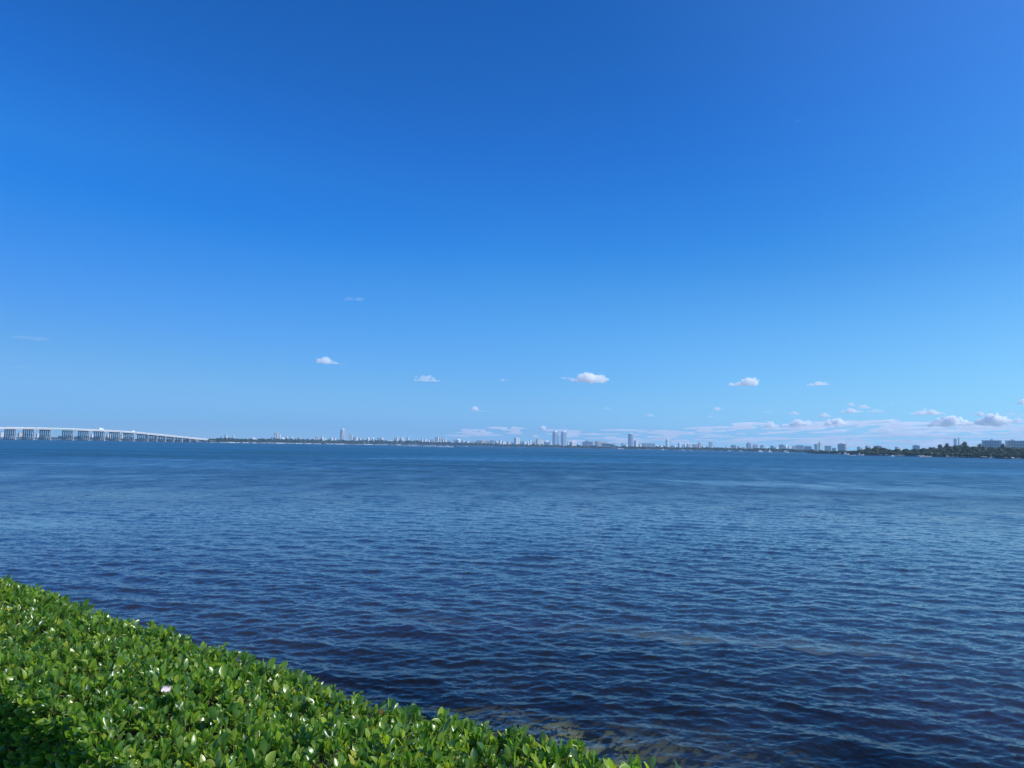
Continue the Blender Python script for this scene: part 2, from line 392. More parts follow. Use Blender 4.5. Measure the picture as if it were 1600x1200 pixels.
L.new(c1.outputs[0], n.nodes['Principled BSDF'].inputs['Base Color']); n.nodes['Principled BSDF'].inputs['Roughness'].default_value = 0.9
sb = np_mesh('seabed', np.stack([GX, GY, GZ], -1).reshape(-1, 3), np.stack([I[:-1,:-1], I[1:,:-1], I[1:,1:], I[:-1,1:]], -1).reshape(-1, 4), sbm)
tag(sb, kind='structure')

# ------------------------------------------------------------------ camera-side ground and seawall
e0 = Vector((ea.x, ea.y, 0)) - edir*8; e1 = Vector((eb.x, eb.y, 0)) + edir*9
GZ0 = 1.70
def along(s, t, z):
    p = Vector((ea.x, ea.y, 0)) + edir*s + enor*t; return (p.x, p.y, z)
LEN = (Vector((eb.x, eb.y, 0)) - Vector((ea.x, ea.y, 0))).length
mb = MB(); mb.add([along(-14, -25, GZ0), along(LEN+14, -25, GZ0), along(LEN+14, 0.10, GZ0), along(-14, 0.10, GZ0)], [(0,1,2,3)])
grd = mb.build('lawn', mat('lawn_turf', (0.05, 0.09, 0.025), 0.95, 0.3, 2.0, bump=0.4, bscale=60)); tag(grd, kind='structure')
sw = empty('seawall', along(LEN/2, 0.2, 0), label='concrete seawall with a flat cap under the hedge at the water', cat='seawall')
def wall_part(nm, t0, t1, z0, z1, m):
    mb = MB(); mb.add([along(s, t, z) for z in (z0, z1) for s, t in ((-14,t0),(LEN+14,t0),(LEN+14,t1),(-14,t1))],
                      [(0,3,2,1),(4,5,6,7),(0,1,5,4),(1,2,6,5),(2,3,7,6),(3,0,4,7)])
    o = mb.build(nm, m); o.parent = sw; o.matrix_parent_inverse = Matrix.Translation(sw.location).inverted(); return o
wall_part('wall_face', 0.11, 0.33, -1.6, GZ0-0.12, MAT['concd'])
wall_part('cap', 0.104, 0.40, GZ0-0.117, GZ0+0.06, MAT['concd'])

# ------------------------------------------------------------------ hedge
HW = 1.08                                       # hedge width
hedge = empty('hedge', along(LEN/2, -HW/2, GZ0), label='clipped hedge of glossy rounded green leaves beside the water', cat='hedge')
def leaf_mesh_batch(pos, dirv, nrmv, ln, wdt, fold, curl, rv):
    """pos (n,3) base; dirv leaf axis; nrmv leaf face normal; returns verts, faces, attrs"""
    side = np.cross(dirv, nrmv); side /= np.linalg.norm(side, axis=1, keepdims=True)
    nrmv = np.cross(side, dirv)
    T = np.array([0.0, 0.10, 0.34, 0.62, 0.86, 1.0]); W_ = np.array([0.04, 0.34, 0.86, 1.0, 0.62, 0.06])
    rows = []
    for t, ww in zip(T, W_):
        c = pos + dirv*(ln*t)[:, None] - nrmv*(curl*ln*t*t)[:, None]
        o_ = side*(wdt*0.5*ww)[:, None]; f_ = nrmv*(fold*wdt*ww)[:, None]
        rows += [c-o_+f_, c, c+o_+f_]
    n_ = len(pos); V_ = np.stack(rows, 1)
    fc = []
    for i in range(5):
        a = i*3
        fc += [(a, a+1, a+4, a+3), (a+1, a+2, a+5, a+4)]
    fc = np.array(fc); nv_ = 18
    Fs = (np.arange(n_)[:, None, None]*nv_ + fc[None]).reshape(-1, 4)
    mid = np.zeros((n_, 18)); mid[:, 1::3] = 1
    tt = np.repeat(T, 3)[None].repeat(n_, 0)
    return V_.reshape(-1, 3), Fs, np.repeat(rv, nv_), mid.ravel(), tt.ravel()

hr = np.random.default_rng(5)
S0, S1 = -1.6, LEN + 4.5
def edge_off(s):        # wavering outline of the outer edge, following the photographed outline
    ss = np.array([(Vector((p.x, p.y, 0)) - Vector((ea.x, ea.y, 0))).dot(edir) for p in EP])
    tt = np.array([(Vector((p.x, p.y, 0)) - Vector((ea.x, ea.y, 0))).dot(enor) for p in EP])
    return np.interp(s, ss, tt)
def top_z(s, t):
    z = HZ - 0.035 + 0.07*(vnoise(s, t, 31, 0.55)-0.5) + 0.05*(vnoise(s, t, 32, 0.18)-0.5)
    out_ = np.clip((t - (-0.10))/0.14, 0, 1); inn = np.clip((-HW+0.12 - t)/0.14, 0, 1)
    return z - 0.05*out_**2 - 0.10*inn**2
sprigs = []   # (s, t, z, out_s, out_t, out_z, scale)
def add_sprigs(s, t, z, os_, ot, oz, sc): sprigs.append(np.stack([s, t, z, os_, ot, oz, sc], 1))
nt_ = int((S1-S0)*HW/0.0014)
s = hr.uniform(S0, S1, nt_); t = hr.uniform(-HW, 0, nt_)
add_sprigs(s, t+edge_off(s), top_z(s, t) - hr.uniform(0.0, 0.05, nt_) - 0.03, hr.normal(0, .28, nt_), hr.normal(0, .28, nt_) + 0.5*np.clip((t+0.1)/0.1, 0, 1), np.ones(nt_), hr.uniform(.62, 1.22, nt_))
# deeper, second layer
nd = nt_//7; s = hr.uniform(S0, S1, nd); t = hr.uniform(-HW, 0, nd)
add_sprigs(s, t+edge_off(s), top_z(s, t) - 0.07 - hr.uniform(0, 0.06, nd), hr.normal(0, .5, nd), hr.normal(0, .5, nd), np.ones(nd), hr.uniform(.8, 1.1, nd))
# outer side (to the water) and inner side (to the camera)
for side_, dens in ((1, 0.0022), (-1, 0.0014)):
    ns = int((S1-S0)*0.62/dens); s = hr.uniform(S0, S1, ns); z = hr.uniform(GZ0+0.05, HZ-0.05, ns)
    bul = 0.05*(vnoise(s, z, 40+side_, 0.3)-0.5)
    t = (0.0 + bul if side_ == 1 else -HW - bul) - side_*0.02
    add_sprigs(s, t+edge_off(s) - side_*hr.uniform(0, 0.08, ns), z, hr.normal(0, .3, ns), side_*hr.uniform(.5, 1.2, ns), np.full(ns, 0.75), hr.uniform(.75, 1.2, ns))
# stray new shoots standing above the clipped top
nst = 110; s = hr.uniform(S0, S1, nst); t = hr.uniform(-HW+.1, -0.02, nst); hsh = hr.uniform(.01, .055, nst)
add_sprigs(s, t+edge_off(s), top_z(s, t)+hsh-.02, hr.normal(0, .25, nst), hr.normal(0, .25, nst), np.ones(nst), hr.uniform(.6, .9, nst))
add_sprigs(s, t+edge_off(s), top_z(s, t)+hsh*.4-.02, hr.normal(0, .25, nst), hr.normal(0, .25, nst), np.ones(nst), hr.uniform(.8, 1., nst))
SP = np.concatenate(sprigs)
K = 7
n_s = len(SP)
E3 = np.array(edir); N3 = np.array(enor); Z3 = np.array([0, 0, 1.0]); O3 = np.array([ea.x, ea.y, 0])
base = O3 + SP[:, :1]*E3 + SP[:, 1:2]*N3 + SP[:, 2:3]*Z3
axis = SP[:, 3:4]*E3 + SP[:, 4:5]*N3 + SP[:, 5:6]*Z3; axis /= np.linalg.norm(axis, axis=1, keepdims=True)
ref = np.array([0.3, 0.8, 0.1]); u_ = np.cross(axis, ref); u_ /= np.linalg.norm(u_, axis=1, keepdims=True); v_ = np.cross(axis, u_)
ph0 = hr.uniform(0, 2*np.pi, n_s); young = hr.random(n_s)
Ls = []
for k in range(K):
    keep = hr.random(n_s) < (0.95 if k < 5 else 0.6)
    ph = ph0 + k*2.4 + hr.normal(0, .25, n_s)
    tilt = np.radians(12 + 8*k + hr.normal(0, 10, n_s))       # from the stem axis
    rad = np.cos(ph)[:, None]*u_ + np.sin(ph)[:, None]*v_
    d = axis*np.cos(tilt)[:, None] + rad*np.sin(tilt)[:, None]
    nm = axis*np.sin(tilt)[:, None] - rad*np.cos(tilt)[:, None]
    nm = nm + hr.normal(0, .42, (n_s, 3))
    p_ = base + axis*((0.030 - 0.006*k)*SP[:, 6])[:, None] + rad*0.003
    ln = (0.048 - 0.001*abs(k-3))*SP[:, 6]*hr.uniform(.60, 1.30, n_s)
    ln = np.where(k < 1, ln*0.7, ln)
    yl = np.where((young > 0.84) & (k < 4), 1.0, 0.0)
    rv = np.clip(hr.random(n_s)*0.72 + yl*0.3*hr.random(n_s) + yl*0.2, 0, 1)
    rv = np.where(hr.random(n_s) < 0.002, 1.2, rv)
    Ls.append((p_[keep], d[keep], nm[keep], ln[keep], (ln*hr.uniform(.42, .58, n_s))[keep], rv[keep]))
pos = np.concatenate([q[0] for q in Ls]); dr = np.concatenate([q[1] for q in Ls]); nm = np.concatenate([q[2] for q in Ls])
ln = np.concatenate([q[3] for q in Ls]); wdt = np.concatenate([q[4] for q in Ls]); rv = np.concatenate([q[5] for q in Ls])
Vv, Fv, av, amid, atip = leaf_mesh_batch(pos, dr, nm, ln, wdt, hr.uniform(.05, .38, len(pos)), hr.uniform(-.30, .42, len(pos)), rv)

lm = bpy.data.materials.new('hedge_leaf'); lm.use_nodes = True; n = lm.node_tree; L = n.links; n.nodes.clear()
cr = N('ShaderNodeValToRGB'); L.new(attr('rv'), cr.inputs[0]); e = cr.color_ramp.elements
e[0].position = 0.0; e[0].color = (0.018, 0.075, 0.012, 1)
e[1].position = 1.0; e[1].color = (0.42, 0.40, 0.05, 1)
for ps, c_ in ((0.35, (0.115, 0.240, 0.022, 1)), (0.70, (0.270, 0.370, 0.030, 1)), (0.85, (0.38, 0.47, 0.040, 1))):
    q = e.new(ps); q.color = c_
brown = N('ShaderNodeMath'); brown.operation = 'GREATER_THAN'; L.new(attr('rv'), brown.inputs[0]); brown.inputs[1].default_value = 1.1
colr = mixc(brown.outputs[0], cr.outputs[0], (0.30, 0.13, 0.05))
colr = mixc(math_('MULTIPLY', math_('POWER', attr('mid'), 6.0), 0.45), colr, (0.16, 0.26, 0.07))
geo = N('ShaderNodeNewGeometry')
colr = mixc(math_('MULTIPLY', geo.outputs['Backfacing'], 0.45), colr, (0.13, 0.20, 0.07))
pb = N('ShaderNodeBsdfPrincipled'); L.new(colr, pb.inputs['Base Color']); pb.inputs['Roughness'].default_value = 0.31
pb.inputs['Specular IOR Level'].default_value = 1.0
tl = N('ShaderNodeBsdfTranslucent')
tcol = N('ShaderNodeMix'); tcol.data_type = 'RGBA'; tcol.blend_type = 'MULTIPLY'; tcol.inputs[0].default_value = 1; L.new(colr, tcol.inputs[6]); tcol.inputs[7].default_value = (2.3, 2.4, 0.9, 1)
L.new(tcol.outputs[2], tl.inputs[0])
mx = N('ShaderNodeMixShader'); mx.inputs[0].default_value = 0.46; L.new(pb.outputs[0], mx.inputs[1]); L.new(tl.outputs[0], mx.inputs[2])
wo = N('ShaderNodeOutputMaterial'); L.new(mx.outputs[0], wo.inputs[0])
fol = np_mesh('foliage', Vv, Fv, lm, attrs={'rv': av, 'mid': amid})
fol.parent = hedge; fol.matrix_parent_inverse = Matrix.Translation(hedge.location).inverted()
del Vv, Fv
# twigs under the leaves and a dark core whose colour gives the gaps their shade
def tubes(name, A, B, r, m, parent):
    d = B-A; d /= np.linalg.norm(d, axis=1, keepdims=True); u = np.cross(d, [0.31, 0.22, 0.9]); u /= np.linalg.norm(u, axis=1, keepdims=True); v = np.cross(d, u)
    rows = []
    for P_, rad in ((A, r), (B, r*0.6)):
        for k in range(4): rows.append(P_ + (u*math.cos(k*math.pi/2) + v*math.sin(k*math.pi/2))*rad[:, None])
    V_ = np.stack(rows, 1).reshape(-1, 3)
    fc = np.array([(k, (k+1) % 4, 4+(k+1) % 4, 4+k) for k in range(4)])
    o = np_mesh(name, V_, (np.arange(len(A))[:, None, None]*8+fc[None]).reshape(-1, 4), m)
    o.parent = parent; o.matrix_parent_inverse = Matrix.Translation(parent.location).inverted(); return o
sel = hr.random(n_s) < 0.5
tubes('twigs', base[sel] - axis[sel]*0.11 + hr.normal(0, .02, (sel.sum(), 3)), base[sel] + axis[sel]*0.028, np.full(sel.sum(), 0.0017), mat('twig_bark', (0.22, 0.15, 0.09), 0.9), hedge)
ns = 160; sg = np.linspace(S0+.02, S1-.02, ns); prof = []
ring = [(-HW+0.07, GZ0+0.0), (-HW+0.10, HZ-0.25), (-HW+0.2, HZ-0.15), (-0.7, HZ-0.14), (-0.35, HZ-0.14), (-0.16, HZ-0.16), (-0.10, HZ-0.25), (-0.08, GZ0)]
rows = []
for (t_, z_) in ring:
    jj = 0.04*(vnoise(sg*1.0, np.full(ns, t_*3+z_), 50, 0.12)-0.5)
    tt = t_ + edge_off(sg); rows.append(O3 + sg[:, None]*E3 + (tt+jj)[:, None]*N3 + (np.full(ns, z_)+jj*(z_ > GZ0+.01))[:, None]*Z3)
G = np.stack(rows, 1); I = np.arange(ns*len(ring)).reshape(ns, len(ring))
core = np_mesh('dark_inner_core', G.reshape(-1, 3), np.stack([I[:-1,:-1], I[1:,:-1], I[1:,1:], I[:-1,1:]], -1).reshape(-1, 4),
               mat('gap_shade_core', (0.020, 0.026, 0.010), 0.95, 0.6, 30, bump=1.0, bscale=60))
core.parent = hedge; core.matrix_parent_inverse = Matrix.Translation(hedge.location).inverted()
# the crumpled pale petal lying on the leaves
c = hit(259, 1079, HZ+0.012)
mb = MB(); pr = random.Random(3); gN = 7
for i in range(gN):
    for j in range(gN):
        a, b = (i/(gN-1)-.5), (j/(gN-1)-.5)
        mb.v.append((a*0.042, b*0.030, 0.008*math.sin(a*17+b*5)+0.006*pr.random()+0.010*math.cos(b*13)))
for i in range(gN-1):
    for j in range(gN-1):
        mb.f.append((i*gN+j, (i+1)*gN+j, (i+1)*gN+j+1, i*gN+j+1)); mb.m.append(0)
pt = mb.build('fallen_petal', mat('pale_petal', (0.62, 0.54, 0.56), 0.7), smooth=True); pt.location = c; pt.rotation_euler = (R(38), R(10), R(20))
tag(pt, 'crumpled pinkish white petal lying on the hedge leaves', 'petal')

# ------------------------------------------------------------------ far shore
SHORE = [(-900,2300),(-200,2300),(60,2250),(200,2150),(285,1900),(306,1660),(330,1640),(400,1900),(500,2200),(600,2450),(700,2600),(800,2400),(900,2200),
         (1000,2000),(1100,1900),(1200,1650),(1262,1450),(1275,930),(1320,860),(1345,700),(1400,650),(1450,620),(1500,590),(1600,530),(1800,460),(2200,380)]
def shoreY(x): return float(np.interp(x, [a for a, b in SHORE], [b for a, b in SHORE]))
xs = [a for a, b in SHORE]; xs = sorted(set(xs + list(range(-900, 2200, 20))))
fr_ = [at(x, shoreY(x) + 6*math.sin(x*0.13)) for x in xs]
mb = MB(); nn_ = len(xs)
for p in fr_: mb.v.append((p.x, p.y, -0.8))
for p in fr_: mb.v.append((p.x, p.y+0.4, 0.9))
for p in fr_: mb.v.append((p.x, p.y+9, 1.3))
for x, p in zip(xs, fr_): q = at(x, 6900); mb.v.append((q.x, 6900, 1.5))
for i in range(nn_-1):
    for r_ in range(3):
        mb.f.append((r_*nn_+i, r_*nn_+i+1, (r_+1)*nn_+i+1, (r_+1)*nn_+i)); mb.m.append(0 if r_ < 2 else 1)
land = mb.build('far_shore_ground', [MAT['concd'], mat('shore_grass', (0.05, 0.075, 0.03), 0.95, 0.3, 0.02)]); tag(land, kind='structure')
LMK = [(60, 'the second bridge pier'), (120, 'the teal bridge span'), (200, 'the box truck'), (262, 'the lowest bridge piers'), (330, 'the bridge end'), (436, 'the tight cluster of three towers'), (536, 'the tall crowned tower'), (553, 'the short blue tower'), (629, 'the first white block'), (697, 'the white block above the boat'),
       (716, 'the white peaked building'), (755, 'the pinkish wide block'), (808, 'the bright white tall block'), (856, 'the dark office block'), (900, 'the pale domed hall'), (966, 'the cream waterfront hall'), (996, 'the round topped tower'),
       (1044, 'the slim solitary tower'), (1063, 'the sharp pointed roof'), (1095, 'the reddish building'), (1112, 'the plain grey box tower'), (1149, 'the low stepped dark block'), (1183, 'the grey block'),
       (1230, 'the white block'), (1298, 'the wide short grey block'), (1323, 'the big dark slab'), (1360, 'the narrow dark block'), (1437, 'the notched headland block'), (1500, 'the two slim headland towers'), (1550, 'the small rooftop box'), (1586, 'the rounded rooftop bump')]
words = {'white': 'white', 'cream': 'cream', 'pink': 'pinkish', 'grey': 'grey', 'blue': 'dark blue grey'}
ords = ['first', 'second', 'third', 'fourth', 'fifth', 'sixth', 'seventh', 'eighth', 'ninth', 'tenth', 'eleventh', 'twelfth', 'thirteenth', 'fourteenth', 'fifteenth', 'sixteenth', 'seventeenth', 'eighteenth', 'nineteenth', 'twentieth']
NEAR = {}
def near_label(x, what):
    """which one it is, counted rightwards from the landmark it stands beneath"""
    lk = [l_ for l_ in LMK if l_[0] <= x+1]; lk = lk[-1][1] if lk else 'the left edge of the bridge'
    k = NEAR[(lk, what)] = NEAR.get((lk, what), 0) + 1
    return '%s %s to the right of %s' % (ords[min(k, 20)-1], what, lk)
# pale rock seawall along the left half of the far shore, broken in runs
pr = random.Random(5); x = 311
while x < 860:
    ln_ = pr.uniform(6, 26)
    if pr.random() < 0.8:
        n_ = max(2, int(ln_/3)); mb = MB()
        for i in range(n_):
            xa = x + ln_*i/n_; xb = x + ln_*(i+1)/n_
            a = at(xa, shoreY(xa)+6*math.sin(xa*.13)-0.8); b = at(xb, shoreY(xb)+6*math.sin(xb*.13)-0.8)
            mb.beam((a.x, a.y, 0.4), (b.x, b.y, 0.4), 1.4, 1.7+pr.uniform(-.3, .5))
        tag(mb.build('shore_seawall', MAT['white']), near_label(x, 'white shore wall run'), 'seawall', 'white seawall lengths along the far shore')
    x += ln_ + pr.uniform(1, 7)

# trees
def leafmat(name, c0, c1):
    m = bpy.data.materials.new(name); m.use_nodes = True; global n, L
    n = m.node_tree; L = n.links; n.nodes.clear()
    cr = N('ShaderNodeValToRGB'); L.new(attr('rv'), cr.inputs[0])
    cr.color_ramp.elements[0].color = c0 + (1,); cr.color_ramp.elements[1].color = c1 + (1,)
    pb = N('ShaderNodeBsdfPrincipled'); L.new(cr.outputs[0], pb.inputs['Base Color']); pb.inputs['Roughness'].default_value = 0.6
    tl = N('ShaderNodeBsdfTranslucent'); L.new(cr.outputs[0], tl.inputs[0])
    mx = N('ShaderNodeMixShader'); mx.inputs[0].default_value = 0.25; L.new(pb.outputs[0], mx.inputs[1]); L.new(tl.outputs[0], mx.inputs[2])
    wo = N('ShaderNodeOutputMaterial'); L.new(mx.outputs[0], wo.inputs[0]); return m
LM = [leafmat('tree_leaf_dark', (0.030, 0.062, 0.022), (0.080, 0.130, 0.042)), leafmat('tree_leaf_olive', (0.05, 0.075, 0.025), (0.12, 0.16, 0.055)), leafmat('tree_leaf_fresh', (0.045, 0.09, 0.022), (0.12, 0.19, 0.06))]
def crown_geo(rg, n_lumps, per, size, flat=1.0, cone=0.0):
    """unit tree: height 1, crown about 1 wide; leaf faces spread through lumps"""
    C = []; 
    for i in range(n_lumps):
        a = rg.uniform(0, 2*np.pi); r = 0.36*np.sqrt(rg.uniform(0, 1)); z = rg.uniform(0.38, 0.86)
        r *= (1.05 - 0.75*max(0, (z-0.55))/0.35)
        C.append((r*np.cos(a), r*np.sin(a), z, rg.uniform(0.10, 0.20)))
    V_, F_, A_ = [], [], []
    for (cx, cy, cz, cr_) in C:
        d = rg.normal(size=(per, 3)); d /= np.linalg.norm(d, axis=1, keepdims=True)
        rad = cr_*rg.uniform(0.55, 1.05, per)[:, None]
        p = np.array([cx, cy, cz]) + d*rad*np.array([1, 1, 0.8])
        t = rg.normal(size=(per, 3)); t -= (t*d).sum(1, keepdims=True)*d*0.8; t /= np.linalg.norm(t, axis=1, keepdims=True)
        b = np.cross(d + 0.6*rg.normal(size=(per, 3)), t); b /= np.linalg.norm(b, axis=1, keepdims=True)
        s_ = size*rg.uniform(.6, 1.3, per)[:, None]
        q = np.stack([p-t*s_, p-b*s_*.6, p+t*s_, p+b*s_*.6], 1)
        o_ = sum(len(x_) for x_ in V_)
        V_.append(q.reshape(-1, 3)); F_.append(np.arange(per*4).reshape(per, 4)+o_)
        A_.append(np.repeat(np.clip(rg.normal(rg.uniform(.25, .75), .18, per), 0, 1), 4))
    return np.concatenate(V_), np.concatenate(F_), np.concatenate(A_)
def trunk_mb(rg, limbs=5):
    mb = MB(); mb.cyl(0, 0, 0, 0.30, 0.030, 0.022, 8); mb.cyl(0, 0, 0.30, 0.62, 0.022, 0.010, 8)
    for i in range(limbs):
        a = rg.uniform(0, 6.28); z = rg.uniform(0.25, 0.45)
        mb.beam((0, 0, z), (0.26*math.cos(a), 0.26*math.sin(a), z+rg.uniform(.2, .35)), 0.014, 0.014)
    return mb
def tree_proto(seed, hi, lm_):
    rg = np.random.default_rng(seed)
    root = empty('shore_tree', (0, 0, 0))
    v, f, a = crown_geo(rg, 22 if hi else 11, 170 if hi else 34, 0.030 if hi else 0.058)
    np_mesh('crown', v, f, lm_, parent=root, smooth=False, attrs={'rv': a})
    trunk_mb(rg).build('trunk', MAT['bark'], root)
    return root
protoL = [tree_proto(100+i, False, LM[i % 3]) for i in range(5)]
protoH = [tree_proto(200+i, True, LM[(0, 0, 1, 0, 2, 1)[i]]) for i in range(6)]
used = set()
def place_tree(pr_, x, Y, ytop, wpx, label, group, tr_):
    src = pr_[tr_.randrange(len(pr_))]
    if id(src) in used: o = copy_tree(src)
    else: used.add(id(src)); o = src
    p = at(x, Y, 1.0); h = P(x, ytop, Y).z - 1.0; h /= 0.98
    wm_ = wpx*Y/F/0.95
    o.location = p; o.scale = (wm_, wm_*0.95, h); o.rotation_euler = (0, 0, tr_.uniform(0, 6.28))
    tag(o, label, 'tree', group); return o
TOPX = [-200, 60, 100, 300, 330, 345, 400, 450, 500, 550, 600, 650, 700, 760, 800, 850, 900, 1000, 1100, 1200, 1262]
TOPY = [681, 683, 681, 688, 684.5, 684, 685.5, 685, 686.5, 687.5, 687.5, 688.5, 690.5, 692, 693.8, 694.8, 696, 697.6, 699.2, 700.8, 702]
tr_ = random.Random(9)
x = -20.0
while x < 1272:
    if x < 306 or x > 318:
        Yb = shoreY(x)+tr_.uniform(14, 70); yt = float(np.interp(x, TOPX, TOPY)) + tr_.uniform(-1.3, 0.9)
        lb = ('green tree on the low shore behind the bridge piers', 'trees behind the bridge') if x < 306 else \
             (('green rounded tree along the far shore between bridge and twin towers', 'trees on the far shore, left part') if x < 850 else
              ('dark tree on the distant low shore right of the twin towers', 'trees on the far shore, right part'))
        place_tree(protoL, x, Yb, yt, tr_.uniform(9, 14.5), near_label(x, 'green tree' if x < 850 else 'dark green tree'), lb[1], tr_)
    x += tr_.uniform(5.0, 8.0) if x > 306 else tr_.uniform(11, 17)
# headland at right: low mangroves in front, taller trees behind
HX = [1272, 1300, 1330, 1345, 1360, 1372, 1395, 1420, 1445, 1465, 1480, 1495, 1508, 1520, 1540, 1570, 1600, 1750, 2000]
HY = [703, 704, 703.5, 702, 699.5, 698, 701.5, 701, 699.5, 698, 697, 695.5, 695, 696, 698, 698.5, 699, 698, 696]
for row, (off, drop) in enumerate([(8, 7.0), (26, 3.0), (55, 0.4), (80, 0.0)]):
    x = 1274.0 + row*3
    while x < 1635:
        Yb = shoreY(x)+off+tr_.uniform(-4, 12); yt = float(np.interp(x, HX, HY)) + drop + tr_.uniform(-0.8, 1.4)
        yt = min(yt, yh(x)+2.0)
        wpx = tr_.uniform(11, 19) if x > 1340 else tr_.uniform(7, 12)
        place_tree(protoH, x, Yb, yt, wpx, near_label(x, ('waterside', 'second row', 'third row', 'hindmost')[row] + ' headland tree'), 'trees on the wooded headland', tr_)
        x += (tr_.uniform(10.5, 16) if x > 1340 else tr_.uniform(8, 12))
for (x, yt, wp, lb) in [(1508, 689.8, 15, 'broad dark tree rising just right of the two slim towers on the headland'),
                        (1480, 692.2, 12, 'small round treetop standing up left of the two slim headland towers'),
                        (1469.5, 694.2, 11, 'low square treetop at the left end of the headland crest'),
                        (1531, 692.4, 11, 'narrow dark tree against the left end of the long shaded apartment block'),
                        (1568, 693.2, 11, 'dark tree in the gap between the two long shaded apartment blocks')]:
    place_tree(protoH, x, shoreY(x)+95, yt, wp, lb, 'trees on the wooded headland', tr_)
# closed wood further back that fills the gaps between the crowns
rg = np.random.default_rng(77); VV, FF, AA = [], [], []; o_ = 0
def wood(x0, x1, dY, step, hfun, per, sz):
    global o_
    x = x0
    while x < x1:
        Yb = shoreY(x)+dY+rg.uniform(-15, 25); b = at(x, Yb, 1.0)
        h = max(2.5, P(x, hfun(x)+rg.uniform(.6, 2.0), Yb).z-1.0)
        wr = step*Yb/F*0.9
        d = rg.normal(size=(per, 3)); d /= np.linalg.norm(d, axis=1, keepdims=True)
        p = np.array([b.x, b.y, 1.0+h*0.5]) + d*np.array([wr, wr*1.3, h*0.5])*rg.uniform(.7, 1, per)[:, None]
        t = rg.normal(size=(per, 3)); t /= np.linalg.norm(t, axis=1, keepdims=True); bb = np.cross(d, t); bb /= np.linalg.norm(bb, axis=1, keepdims=True)
        s_ = sz*rg.uniform(.6, 1.4, per)[:, None]
        q = np.stack([p-t*s_, p-bb*s_, p+t*s_, p+bb*s_], 1).reshape(-1, 3)
        VV.append(q); FF.append(np.arange(per*4).reshape(per, 4)+o_); o_ += per*4; AA.append(np.repeat(rg.random(per), 4))
        x += step
wood(320, 860, 8, 3.2, lambda x: P(x, 0, 1).z*0 + yh(x)-.8, 60, 1.0)
wood(860, 1272, 5, 3.0, lambda x: yh(x)-.8, 60, 1.0)
wood(1276, 1700, 0, 3.5, lambda x: yh(x)+.5+.002*(x-1276), 150, 0.55)
wood(-30, 300, 110, 7, lambda x: float(np.interp(x, TOPX, TOPY)), 120, 1.7)
wood(320, 1270, 110, 5, lambda x: float(np.interp(x, TOPX, TOPY)), 120, 1.7)
wood(1280, 1800, 100, 7, lambda x: min(yh(x), float(np.interp(x, HX, HY))+1.0), 260, 0.9)
wd_ = np_mesh('distant_wood', np.concatenate(VV), np.concatenate(FF), LM[0], smooth=False, attrs={'rv': np.concatenate(AA)})
tag(wd_, 'closed mass of dark trees behind the front row along the far shore', 'wood', kind='stuff')

